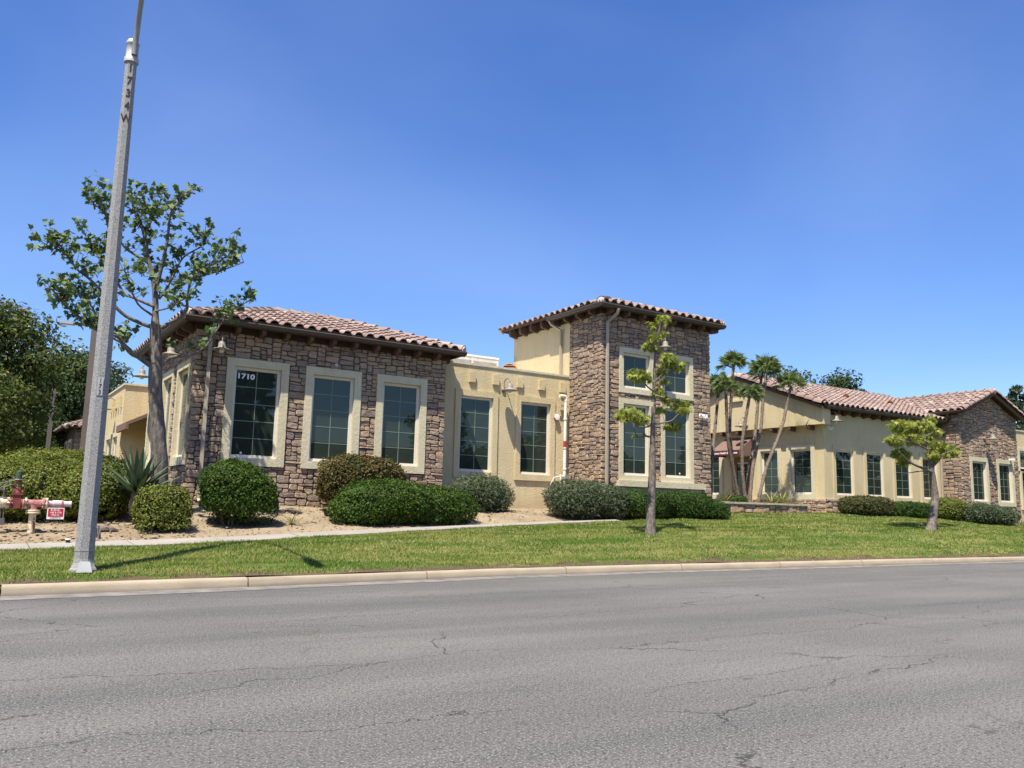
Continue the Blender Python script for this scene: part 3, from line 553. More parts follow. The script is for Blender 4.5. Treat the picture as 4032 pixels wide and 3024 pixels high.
def hip_roof(key, bld, x0, x1, y0, y1, ze, xa, xb, yr, zr, sides='FLR', plain_back=True, lip=.09):
    """hip roof over an eave rectangle; ridge xa..xb at yr. returns the roof part"""
    A, B, C, D = (x0, y0, ze), (x1, y0, ze), (x1, y1, ze), (x0, y1, ze); E, G = (xa, yr, zr), (xb, yr, zr)
    polys = [(A, B, G, E), (B, C, G), (C, D, E, G), (D, A, E)] if xb-xa > .01 else [(A, B, E), (B, C, E), (C, D, E), (D, A, E)]
    roof = fill('roof', 'soffit', bld, *polys)
    if 'F' in sides:
        L = math.hypot(yr-y0, zr-ze); tile_roof(key, roof, (x0, y0-lip, ze), (1, 0, 0), (0, yr-y0, zr-ze), x1-x0, L, lambda s: s/L*(xa-x0), lambda s: (x1-x0)-s/L*(x1-xb))
    if 'L' in sides:
        L2 = math.hypot(xa-x0, zr-ze); tile_roof(key, roof, (x0-lip, y1, ze), (0, -1, 0), (xa-x0, 0, zr-ze), y1-y0, L2, lambda s: s/L2*(y1-yr), lambda s: (y1-y0)-s/L2*(yr-y0))
    if 'R' in sides:
        L3 = math.hypot(x1-xb, zr-ze); tile_roof(key, roof, (x1+lip, y0, ze), (0, 1, 0), (xb-x1, 0, zr-ze), y1-y0, L3, lambda s: s/L3*(yr-y0), lambda s: (y1-y0)-s/L3*(y1-yr))
    q = .035
    bx = MB(); bx.box(x0, x1, y0-lip+q, y0-lip+q+.02, ze-.02, ze+.075)
    if 'L' in sides: bx.box(x0-lip+q, x0-lip+q+.02, y0, y1, ze-.02, ze+.075)
    bx.build('eave_closure', 'rafter', roof)
    up = Vector((0, 0, .055))
    ridge_caps(roof, Vector(A)+up+Vector((.02, .02, 0)), Vector(E)+up); ridge_caps(roof, Vector(B)+up+Vector((-.02, .02, 0)), Vector(G)+up)
    if xb-xa > .1: ridge_caps(roof, Vector(E)+up, Vector(G)+up)
    ridge_caps(roof, Vector(D)+up, Vector(E)+up)
    return roof
def wall_lamp(P, N, label, out=.36):
    P = Vector(P); N = Vector(N).normalized(); Z = Vector((0, 0, 1))
    t = thing('wall_lamp', P, label, 'wall lamp', 'gooseneck lamps on the walls')
    MB().lathe([(.075, 0), (.075, .025), (.045, .05), (.02, .055)], P, N, 16).build('back_plate', 'lamp_metal', t, True)
    pts = [P+N*.03]
    for k in range(9): a = math.pi*(1-k/8); pts.append(P+N*(.05+(out-.05)/2*(1+math.cos(a)))+Z*(.20+.12*math.sin(a)))
    pts.insert(1, P+N*.05+Z*.05); pts.append(P+N*out+Z*.12)
    MB().tube(pts, .014, 8).build('arm', 'lamp_metal', t, True)
    c = P+N*out
    MB().lathe([(.02, .15), (.055, .145), (.08, .11), (.085, .03), (.10, .0), (.17, -.022), (.235, -.05), (.232, -.056), (.15, -.03), (.06, -.02)], c, Z, 24).build('shade', 'lamp_metal', t, True, 50)
    MB().lathe([(.02, -.01), (.055, -.02), (.06, -.07), (.045, -.11), (.012, -.125)], c, Z, 14).build('globe', 'globe', t, True)
    return t
def build_1710():
    b = thing('office_building', (11, 21, 1.2), 'stone and cream stucco office building 1710 with square tower and hipped tile roofs', 'building')
    K = '1710'; Z0 = .9
    # --- left wing
    F = Fr((0, 20, 0), (1, 0, 0), (0, -1, 0)); W3 = [(4.89, 6.37, 2.06, 4.57), (6.79, 8.25, 2.06, 4.57), (8.68, 10.12, 2.06, 4.57)]
    hl = [(t[0]+.12, t[1]-.12, t[2]+.12, t[3]-.12) for t in W3]
    wf = wall('stone_wall', 'mortar', b, F, 4.2, 10.68, Z0, 5.5, hl)
    stones(K, wf, F, 4.16, 10.70, 1.0, 5.42, W3, seed=2)
    for t in W3: window(b, F, inset(t), t, proud=.075)
    FL = Fr((4.2, 0, 0), (0, 1, 0), (-1, 0, 0)); WL = [(20.22, 21.65, 2.04, 4.5), (22.1, 23.45, 2.04, 4.5), (23.9, 25.25, 2.04, 4.5)]
    wl = wall('stone_wall', 'mortar', b, FL, 20, 25.6, Z0, 5.5, [(t[0]+.12, t[1]-.12, t[2]+.12, t[3]-.12) for t in WL])
    stones(K, wl, FL, 20.0, 25.6, 1.05, 5.42, WL, seed=3)
    for t in WL: window(b, FL, inset(t, .2), t, proud=.075)
    FR = Fr((10.68, 0, 0), (0, 1, 0), (1, 0, 0)); wall('side_wall', 'stucco', b, FR, 20, 25.6, Z0, 5.5)
    stones(K, wf, FR, 20.0, 20.58, 1.15, 5.4, seed=4)
    wall('rear_wall', 'stucco', b, Fr((0, 25.6, 0), (1, 0, 0), (0, 1, 0)), 4.2, 10.68, Z0, 5.5)
    roof = hip_roof(K, b, 3.87, 11.03, 19.6, 26.0, 5.36, 6.78, 8.7, 22.8, 6.40)
    MB().fbox(F, 4.19, 10.7, 5.15, 5.47, -.01, .058).build('eave_shade_band', 'soffit', b); MB().fbox(FL, 19.95, 25.6, 5.15, 5.47, -.01, .058).build('eave_shade_band', 'soffit', b)  # dark band added at the wall top for soffit and eave shade
    eave(b, F, 3.80, 11.06, 5.235, .40); eave(b, FL, 19.62, 26.0, 5.235, .33); eave(b, FR, 19.62, 20.9, 5.25, .34, False)
    tails(roof, F, np.arange(4.45, 10.7, .585), 5.37, .37); tails(roof, FL, np.arange(20.3, 26, .6), 5.37, .31); tails(roof, FR, [20.35], 5.37, .31)
    downspout(b, [(4.46, 19.56, 5.26), (4.46, 19.62, 5.1), (4.46, 19.87, 4.88), (4.46, 19.88, 1.28), (4.46, 19.74, 1.2)], .055)
    # --- connector
    G = Fr((0, 20.6, 0), (1, 0, 0), (0, -1, 0)); W2 = [(11.33, 12.74, 2.04, 4.52), (13.37, 14.77, 2.04, 4.52)]
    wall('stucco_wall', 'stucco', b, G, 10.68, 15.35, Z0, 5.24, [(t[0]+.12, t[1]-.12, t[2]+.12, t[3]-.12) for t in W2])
    for t in W2: window(b, G, inset(t, .225, .235), t, proud=.055, trim='stucco')
    for u in (11.76, 12.55, 13.38, 14.16, 14.94): MB().fbox(G, u, u+.195, 4.75, 5.04, -.02, .075).build('block', 'stucco', b)
    MB().fbox(G, 10.70, 15.33, 5.24, 5.30, -.25, .03).fbox(G, 10.70, 15.33, 5.205, 5.24, -.2, .018).build('coping', 'stucco_trim', b)
    MB().box(10.7, 15.34, 20.85, 27, 4.9, 4.95).build('flat_roof', 'roof_panel', b)
    # --- tower
    T = Fr((0, 19.05, 0), (1, 0, 0), (0, -1, 0)); TL_ = Fr((15.35, 0, 0), (0, 1, 0), (-1, 0, 0)); TR_ = Fr((19.73, 0, 0), (0, 1, 0), (1, 0, 0))
    up = [(15.97, 17.32, 4.69, 6.06), (17.62, 18.98, 4.69, 6.06)]; lo = [(15.97, 17.30, 2.1, 4.53), (17.62, 18.98, 2.1, 4.53)]
    base = (15.93, 19.34, 0, 2.1)
    tw = wall('tower_wall', 'mortar', b, T, 15.35, 19.73, Z0, 7.4, [(t[0]+.1, t[1]-.1, t[2]+.1, t[3]-.1) for t in up+lo])
    stones(K, tw, T, 15.31, 19.76, 1.05, 7.28, up+lo+[base], seed=5, cu=.075, cv=.06)
    for t in up: window(b, T, inset(t, .215, .215), t, 2, 2)
    for t in lo: window(b, T, inset(t, .215, .22), t)
    MB().fbox(T, 15.90, 19.37, 1.93, 2.105, -.02, .17).build('ledge', 'stucco_trim', b)
    wall('plinth', 'stucco_trim', b, T, 15.94, 19.33, .9, 1.94, w=.035)
    tl = wall('tower_wall', 'mortar', b, TL_, 19.05, 20.62, Z0, 7.4); stones(K, tl, TL_, 19.05, 20.60, 1.1, 7.28, seed=6, cu=.075, cv=.06)
    wall('stucco_wall', 'stucco', b, TL_, 20.62, 23.8, 4.6, 7.4, w=.012); tr = wall('tower_wall', 'mortar', b, TR_, 19.05, 23.8, Z0, 7.4); stones(K, tr, TR_, 19.05, 20.2, 1.1, 7.28, seed=7)
    wall('rear_wall', 'stucco', b, Fr((0, 23.8, 0), (1, 0, 0), (0, 1, 0)), 15.35, 19.73, Z0, 7.4)
    r2 = hip_roof(K, b, 15.02, 20.06, 18.70, 24.15, 7.19, 17.53, 17.53, 21.42, 8.12)
    MB().fbox(T, 15.30, 19.78, 6.98, 7.3, -.01, .058).build('eave_shade_band', 'soffit', b); MB().fbox(TL_, 19.0, 23.8, 6.98, 7.3, -.01, .058).build('eave_shade_band', 'soffit', b)  # same added dark band under the tower eaves, standing for their shade
    eave(b, T, 14.98, 20.08, 7.065, .35); eave(b, TL_, 18.66, 21.35, 7.065, .33); eave(b, TR_, 18.7, 24.1, 7.08, .33, False)
    tails(r2, T, np.arange(15.5, 19.8, .62), 7.2, .33); tails(r2, TL_, np.arange(19.3, 24.2, .62), 7.2, .31); tails(r2, TR_, [18.95, 19.6], 7.2, .31)
    downspout(b, [(15.62, 18.62, 7.09), (15.62, 18.7, 6.95), (15.46, 18.94, 6.72), (15.46, 18.94, 1.9), (15.46, 18.95, 1.3)], .05)
    downspout(b, [(14.98, 21.25, 7.09), (15.05, 21.22, 6.98), (15.27, 21.0, 6.78), (15.27, 21.0, 5.32)], .045)
    # --- things fixed on the flat roof behind the parapet
    v = thing('roof_screen', (14.1, 24, 4.95), 'weathered off-white boxed equipment screen on the flat roof behind the parapet', 'roof screen')
    MB().box(12.2, 14.80, 24.02, 25.6, 4.95, 6.2).build('panel', 'roof_panel', v)
    m = MB(); m.box(12.15, 14.84, 23.96, 25.6, 6.2, 6.26).build('top_cap', 'sign_white', v)
    for x in (12.3, 13.78, 14.76): MB().box(x, x+.07, 23.97, 24.018, 4.95, 6.195).build('stile', 'roof_panel', v)
    MB().box(12.3, 14.83, 23.975, 24.018, 6.07, 6.197).build('rail', 'roof_panel', v)
    # --- rear block with awning, seen past the left wing
    Q = Fr((3.87, 0, 0), (0, 1, 0), (-1, 0, 0)); R = Fr((0, 28, 0), (1, 0, 0), (0, -1, 0)); side = [(28.5, 29.3, 1.9, 3.1), (30.0, 30.8, 1.9, 3.1), (31.6, 32.4, 1.9, 3.1)]
    wall('stucco_wall', 'stucco', b, R, 3.87, 9, 1., 4.70); wall('stucco_wall', 'stucco', b, Q, 28, 37, 1., 4.70, [(t[0]-.05, t[1]+.05, t[2]-.05, t[3]+.05) for t in side])
    for t in side: window(b, Q, t, (t[0]-.2, t[1]+.2, t[2]-.2, t[3]+.2), 2, 3, .04)
    MB().box(3.83, 9, 27.95, 37, 4.70, 4.76).build('coping', 'stucco_trim', b)
    for k in range(5): MB().fbox(Q, 28.35+.5*k, 28.47+.5*k, 4.05, 4.4, -.02, .08).build('block', 'stucco', b)
    wall('stucco_wall', 'stucco', b, Fr((4.75, 0, 0), (0, 1, 0), (-1, 0, 0)), 25.6, 28, 1., 4.9)
    aw = MB(); aw.prism([(4.74, 26.2, 3.95), (3.72, 26.2, 3.42), (3.72, 26.2, 3.22), (3.80, 26.2, 3.22), (3.80, 26.2, 3.36), (4.74, 26.2, 3.84)], (0, 1.8, 0))
    aw.build('awning', 'awning', b)
    emit_stones(K); emit_tiles(K)
    n = lettering('number', '1710', .17, 'white_letter', b, (5.365, 20.05-.004, 4.165), (1, 0, 0), (0, -1, 0), .006, 1.25, .002)
    lettering('number', '1710A', .19, 'white_letter', b, (19.375, 18.95, 4.22), (1, 0, 0), (0, -1, 0), .005, .78, .012)
    for x, y, z in ((5.37, 20.052, 2.36), (18.47, 19.10, 2.40)):
        s = MB().box(x-.028, x+.028, y-.004, y-.001, z-.036, z+.036).build('sticker', 'sign_red', b); MB().lathe([(.026, 0), (.026, .002)], (x, y-.005, z), (0, -1, 0), 12).build('sticker_disc', 'sign_white', s)
    MB().lathe([(.05, 0), (.05, .05), (.03, .06)], (7.55, 19.95, 4.67), (0, -1, 0), 12).build('sensor', 'cast_alu', b, True)
    return b
def terracotta_vent(x, y, z, yaw, label, r=.24, L=.5):
    t = thing('roof_vent', (x, y, z), label, 'roof vent', 'half-round clay roof vents'); c, s = math.cos(yaw), math.sin(yaw)
    d = Vector((c, s, 0)); e = Vector((-s, c, 0)); O = Vector((x, y, z)); m = MB(); n = 12; vs = []
    for off, rr in ((0, r), (0, r*.9), (L, r*.55), (L, r*.5)):
        for k in range(n+1): a = math.pi*k/n; vs.append(O+d*off+e*math.cos(a)*rr+Vector((0, 0, math.sin(a)*rr)))
    N = n+1; m.add(vs, [(k, k+1, 2*N+k+1, 2*N+k) for k in range(n)]+[(k, k+1, N+k+1, N+k) for k in range(n)]).build('hood', 'terracotta', t, True, 40)
    m = MB(); m.add([O+d*.08+e*math.cos(math.pi*k/n)*r*.9+Vector((0, 0, math.sin(math.pi*k/n)*r*.9)) for k in range(n+1)], [tuple(range(n+1))]).build('opening', 'dark_void', t)
    for h in (.04, .105, .165):
        w = math.sqrt(max(.01, (r*.9)**2-(h*r/.24)**2)); hh = h*r/.24; m = MB()
        m.add([O+e*sg*w+Vector((0, 0, hh+dz))+d*dd for dd, dz in ((.0, 0), (.055, .03), (.06, .045), (.0, .014)) for sg in (-1, 1)], [(0, 1, 3, 2), (2, 3, 5, 4), (4, 5, 7, 6), (6, 7, 1, 0)]).build('louvre', 'terracotta', t)
def build_1706():
    b = thing('office_building', (30, 22, 1.3), 'cream stucco office building 1706A with tiled gables, brown awning and stone end wing', 'building'); K = '1706'; Z0 = .8
    F = Fr((0, 20, 0), (1, 0, 0), (0, -1, 0)); X = Fr((26.65, 0, 0), (0, 1, 0), (-1, 0, 0))
    ws = [(u, u+1.38, 1.82, 3.86) for u in (27.14, 29.02, 30.88, 32.75)]
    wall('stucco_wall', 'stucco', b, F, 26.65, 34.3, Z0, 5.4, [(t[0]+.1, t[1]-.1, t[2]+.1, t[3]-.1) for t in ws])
    for t in ws: window(b, F, inset(t, .215, .235), t, proud=.035, trim='stucco')
    st = MB().fbox(F, 26.63, 34.3, 1.0, 1.77, -.02, .03).build('wainscot', 'mortar', b); F2 = Fr((0, 19.97, 0), (1, 0, 0), (0, -1, 0)); stones(K, st, F2, 26.58, 29.2, 1.1, 1.80, seed=21, cu=.085, cv=.075)
    MB().fbox(F, 26.6, 34.3, 1.78, 1.83, -.02, .06).build('stone_sill', 'cap_stone', b)
    # gable end facing the planter
    ew = [(20.38, 21.68, 1.83, 3.88), (21.93, 23.13, 1.83, 3.88), (24.98, 26.3, 1.83, 3.88)]; door = (23.45, 24.5, 1.35, 3.5)
    wall('stucco_wall', 'stucco', b, X, 20, 28, Z0, 4.7, [(t[0]+.1, t[1]-.1, t[2]+.1, t[3]-.1) for t in ew]+[door])
    for t in ew: window(b, X, inset(t, .24, .235), t, proud=.05, trim='stucco_trim', glass_w=-.1)
    d = MB(); ring(d, X, door, (23.57, 24.38, 1.38, 3.40), -.12, .02); d = d.build('door', 'door_wood', b)
    ring_m = MB(); ring(ring_m, X, (23.57, 24.38, 1.38, 3.40), (23.67, 24.28, 1.6, 3.28), -.1, -.05); ring_m.build('door_leaf', 'door_wood', d)
    for i in range(2):
        for j in range(5): MB().fbox(X, 23.675+i*.305, 23.675+.295+i*.305, 1.605+j*.336, 1.605+.325+j*.336, -.09, -.08).build('pane', 'glass', d)
    MB().fbox(X, 23.967, 23.983, 1.6, 3.28, -.085, -.062).build('muntin', 'door_wood', d)
    for j in range(1, 5): MB().fbox(X, 23.67, 24.28, 1.595+j*.336, 1.607+j*.336, -.085, -.06).build('muntin', 'door_wood', d)
    st2 = MB().fbox(X, 20, 23.3, 1.0, 1.77, -.02, .03).build('wainscot', 'mortar', b); X2 = Fr((26.62, 0, 0), (0, 1, 0), (-1, 0, 0)); stones(K, st2, X2, 19.94, 23.3, 1.1, 1.80, seed=22, cu=.085, cv=.075)
    MB().fbox(X, 19.94, 23.4, 1.78, 1.83, -.02, .06).build('stone_sill', 'cap_stone', b)
    yr, zr, ye, ze = 23.8, 6.80, 19.62, 5.24
    zs = lambda y: zr-(zr-ze)/(yr-ye)*abs(y-yr)-.05
    gp = [(26.3, 19.74, 4.57), (26.3, 27.9, 4.57), (26.3, 27.9, zs(27.9)), (26.3, yr, zs(yr)), (26.3, 19.74, zs(19.74))]
    MB().prism(gp, (.45, 0, 0)).build('gable', 'stucco', b)
    for y in np.arange(20.42, 27.5, .87): tails(b, X, [y], 4.585, .34, 0, .19, .11)
    XG = Fr((26.3, 0, 0), (0, 1, 0), (-1, 0, 0))
    vm = MB(); ring(vm, XG, (23.55, 24.15, 5.8, 6.42), (23.68, 24.02, 5.95, 6.32), 0, .045); vm.fbox(XG, 23.5, 24.2, 5.76, 5.83, 0, .09); vm = vm.build('gable_vent', 'stucco', b)
    MB().fbox(XG, 23.68, 24.02, 5.95, 6.32, .001, .006).build('opening', 'dark_void', vm)
    for j in range(4): MB().fbox(XG, 23.68, 24.02, 5.97+.09*j, 6.01+.09*j, .006, .04).build('louvre', 'terracotta', vm)
    # main roof, stone wing roof
    xr, zw, xe, zwe, yg = 36.55, 6.60, 34.02, 5.60, 19.15
    sw, sm = (zw-zwe)/(xr-xe), (zr-ze)/(yr-ye)
    xint = lambda y: max(34.25, xe+(ze+sm*(y-ye)-zwe)/sw)
    roof = fill('roof', 'soffit', b, ((26.12, ye, ze), (34.3, ye, ze), (34.3, 20.7, ze+sm*1.08), (xint(yr), yr, zr), (26.12, yr, zr)), ((26.12, yr, zr), (36.5, yr, zr), (36.5, 28.0, ze), (26.12, 28.0, ze)))
    L = math.hypot(yr-ye, zr-ze); tile_roof(K, roof, (26.14, ye-.09, ze), (1, 0, 0), (0, yr-ye, zr-ze), 10.4, L, None, lambda s: xint(ye+s/L*(yr-ye))-26.14)
    MB().box(26.2, 34.2, ye-.055, ye-.035, ze-.02, ze+.075).build('eave_closure', 'rafter', roof)
    up = Vector((0, 0, .05))
    ridge_caps(roof, Vector((26.1, yr, zr))+up, Vector((xint(yr), yr, zr))+up)
    ridge_caps(roof, Vector((26.2, ye-.02, ze))+up, Vector((26.2, yr, zr))+up, .15, .42, False); ridge_caps(roof, Vector((26.2, 28., ze))+up, Vector((26.2, yr, zr))+up, .15, .42)
    MB().prism([(26.12, ye, ze-.13), (26.12, ye, ze-.01), (26.12, yr, zr-.01), (26.12, yr, zr-.13)], (.05, 0, 0)).build('barge_board', 'rafter', roof)
    MB().prism([(26.12, 28.0, ze-.13), (26.12, 28.0, ze-.01), (26.12, yr, zr-.01), (26.12, yr, zr-.13)], (.05, 0, 0)).build('barge_board', 'rafter', roof)
    MB().fbox(F, 26.75, 34.28, 5.04, 5.36, -.01, .03).build('eave_shade_band', 'soffit', b)  # dark strip behind the rafter tails, standing for soffit and shade
    eave(b, F, 26.3, 34.3, 5.12, .37); tails(roof, F, np.arange(27.2, 34.2, .62), 5.25, .34)
    G = Fr((0, yg, 0), (1, 0, 0), (0, -1, 0)); GL = Fr((34.3, 0, 0), (0, 1, 0), (-1, 0, 0)); gw = [(34.88, 36.28, 1.79, 3.79), (36.96, 38.35, 1.79, 3.79)]
    topz = lambda x: zw-sw*abs(x-xr)-.06
    m = MB()
    for a, c, e, f in rect_cells(34.3, 38.78, Z0, 5.5, [(t[0]+.1, t[1]-.1, t[2]+.1, t[3]-.1) for t in gw]): m.quad(G.p(a, e), G.p(c, e), G.p(c, f), G.p(a, f))
    m.quad(G.p(34.3, 5.5), G.p(38.78, 5.5), G.p(38.78, topz(38.78)), G.p(xr, topz(xr)), G.p(34.3, topz(34.3))); gm = m.build('stone_wall', 'mortar', b)
    stones(K, gm, G, 34.27, 38.81, .95, 6.6, gw, lambda u, v: v < topz(u)-.03, .082, .06, seed=23)
    for t in gw: window(b, G, inset(t, .22, .235), t, proud=.065)
    gl = wall('stone_wall', 'mortar', b, GL, yg, 20.4, Z0, 5.55); stones(K, gl, GL, yg, 20.0, 1.0, 5.5, seed=24, cu=.082, cv=.06)
    wall('side_wall', 'stucco', b, Fr((38.78, 0, 0), (0, 1, 0), (1, 0, 0)), yg, 26, Z0, 5.55)
    r3 = fill('roof', 'soffit', b, ((xe, yg-.32, zwe), (xr, yg-.32, zw), (xr, 27, zw), (xe, 27, zwe)), ((39.08, yg-.32, zwe), (xr, yg-.32, zw), (xr, 27, zw), (39.08, 27, zwe)))
    L2 = math.hypot(xr-xe, zw-zwe); yint = lambda s: min(7.8, ((zwe+sw*(s/L2*(xr-xe))-ze)/sm+ye)-(yg-.32)+.05)
    # tiles on the slope facing left: eave runs back along y
    tile_roof(K, r3, (xe-.08, 26.63, zwe), (0, -1, 0), (xr-xe, 0, zw-zwe), 7.8, L2, lambda s: 7.8-yint(s), None)
    tile_roof(K, r3, (39.11, yg-.32, zwe), (0, 1, 0), (xr-39.08, 0, zw-zwe), 7.8, L2, None, None)
    ridge_caps(r3, Vector((xr, yg-.36, zw))+up, Vector((xr, 26, zw))+up)
    for xx in (xe, 39.08):
        ridge_caps(r3, Vector((xx, yg-.30, zwe))+up, Vector((xr, yg-.30, zw))+up, .14, .42, False)
        MB().prism([(xx, yg-.34, zwe-.14), (xx, yg-.34, zwe-.0), (xr, yg-.34, zw-.0), (xr, yg-.34, zw-.14)], (0, .05, 0)).build('barge_board', 'rafter', r3)
    eave(b, GL, yg-.3, 20.7, 5.5, .27); tails(r3, GL, [19.5, 20.1], 5.6, .24)
    vm = MB(); vm.fbox(G, 36.42, 36.68, 5.72, 6.2, 0, .03); vm = vm.build('gable_vent', 'dark_void', b)
    for j in range(5): MB().fbox(G, 36.42, 36.68, 5.73+.095*j, 5.78+.095*j, .03, .06).build('louvre', 'terracotta', vm)
    downspout(b, [(34.42, 19.55, 5.15), (34.42, 19.6, 5.0), (34.16, 19.88, 4.85), (34.16, 19.92, 1.2)], .05); downspout(b, [(33.95, 19.0, 1.72), (33.95, 19.0, 1.0)], .05)
    # low stucco wing past the stone gable
    S_ = Fr((0, 21, 0), (1, 0, 0), (0, -1, 0)); fw = [(42.75, 43.6, 3.75, 4.5), (42.85, 43.7, 1.9, 3.5), (45, 46, 1.9, 3.5)]
    wall('stucco_wall', 'stucco', b, S_, 38.78, 60, Z0, 5.5, [(t[0]-.05, t[1]+.05, t[2]-.05, t[3]+.05) for t in fw]); MB().fbox(S_, 38.8, 60, 5.5, 5.56, -.3, .04).build('coping', 'stucco_trim', b)
    for t in fw: window(b, S_, t, (t[0]-.2, t[1]+.2, t[2]-.18, t[3]+.18), 2, 4)
    emit_stones(K); emit_tiles(K)
    # awning
    xw, xo, y0, y1 = 26.64, 25.74, 23.28, 24.78
    aw = MB(); aw.quad((xw, y0, 4.32), (xw, y1, 4.32), (xo, y1, 3.74), (xo, y0, 3.74)); aw.quad((xw, y0, 4.32), (xo, y0, 3.74), (xo, y0, 3.53), (xw, y0, 3.53)); aw.quad((xw, y1, 4.32), (xo, y1, 3.74), (xo, y1, 3.53), (xw, y1, 3.53)); aw = aw.build('awning', 'awning', b)
    MB().box(xo-.006, xo+.004, y0, y1, 3.53, 3.74).build('valance', 'awning_red', aw)
    lettering('lettering', 'Xtreme Health & Wellness', .125, 'white_letter', aw, (xo-.012, (y0+y1)/2, 3.635), (0, -1, 0), (-1, 0, 0), .003, .98, .001)
    lettering('number', '1706A', .19, 'white_letter', b, (27.0, 19.985, 4.47), (1, 0, 0), (0, -1, 0), .005, .85, .01)
    c = MB().box(38.0, 38.12, 18.9, 19.12, 3.78, 3.86).build('camera_body', 'sign_white', b)
    return b
build_1710(); build_1706()
terracotta_vent(15.1, 23.7, 5.78, math.radians(60), 'clay roof vent beside the stone tower, behind the parapet', .3)
for x, s in ((30.0, 'between the palms and the yellow-leaved tree'), (33.0, 'next to the roof valley')): terracotta_vent(x, 21.35, 5.24+.373*(21.35-19.62)+.02, math.radians(90), 'half-round clay vent on the long tiled roof, '+s, .29, .75)
for P, N, s in (((12.93, 20.6, 4.63), (0, -1, 0), 'gooseneck lamp between two windows of the plain stucco wall'), ((4.66, 19.96, 4.71), (0, -1, 0), 'gooseneck lamp beside the downspout on the stone wing front'),
                ((4.15, 20.8, 4.66), (-1, 0, 0), 'gooseneck lamp on the stone wing side above the front-most side window'), ((4.15, 24.6, 4.6), (-1, 0, 0), 'gooseneck lamp on the stone wing side, behind the bare tree trunk'),
                ((17.47, 19.0, 6.2), (0, -1, 0), 'gooseneck lamp high on the stone tower'), ((26.29, 23.35, 4.75), (-1, 0, 0), 'gooseneck lamp on the stucco gable above the brown awning'),
                ((26.95, 20.0, 4.75), (0, -1, 0), 'gooseneck lamp above the number 1706A'), ((36.1, 19.1, 4.62), (0, -1, 0), 'gooseneck lamp on the stone gable between two windows'), ((3.86, 29.4, 4.1), (-1, 0, 0), 'gooseneck lamp on the low rear stucco block')):
    wall_lamp(P, N, s)
def planter():
    t = thing('planter', (22.8, 20, 1.3), 'low rubble stone planter with pale capstones, full of palms', 'planter'); F = Fr((0, 19.5, 0), (1, 0, 0), (0, -1, 0))
    w = MB(); w.box(20.6, 24.95, 19.5, 19.8, .9, 1.54); w.box(24.65, 24.95, 19.8, 22.6, .9, 1.54); w.box(20.6, 20.9, 19.8, 22.6, .9, 1.54); w = w.build('wall', 'mortar', t)
    stones('pl', w, F, 20.57, 24.98, 1.1, 1.54, seed=31, cu=.10, cv=.075, mat='rust_stone', wide=(2, 5), tall=(1, 3)); stones('pl', w, Fr((24.95, 0, 0), (0, 1, 0), (1, 0, 0)), 19.5, 22.6, 1.1, 1.54, seed=32, cu=.10, cv=.075, mat='rust_stone')
    stones('pl', w, Fr((20.6, 0, 0), (0, 1, 0), (-1, 0, 0)), 19.5, 22.6, 1.1, 1.54, seed=33, cu=.10, cv=.075, mat='rust_stone')
    emit_stones('pl'); x = 20.5
    while x < 24.95:
        L = random.uniform(.45, .75); e = min(x+L, 25.05); MB().box(x, e-.008, 19.42+random.uniform(-.015, .015), 19.86, 1.54, 1.605+random.uniform(-.006, .006)).build('capstone', 'cap_stone', t); x = e if e < 25.05 else 99
    MB().box(24.62, 25.02, 19.87, 22.6, 1.54, 1.6).build('capstone', 'cap_stone', t); MB().box(20.53, 20.93, 19.87, 22.6, 1.54, 1.6).build('capstone', 'cap_stone', t)
    MB().box(20.9, 24.65, 19.8, 22.6, 1.0, 1.52).build('earth', 'soil', t)
planter()
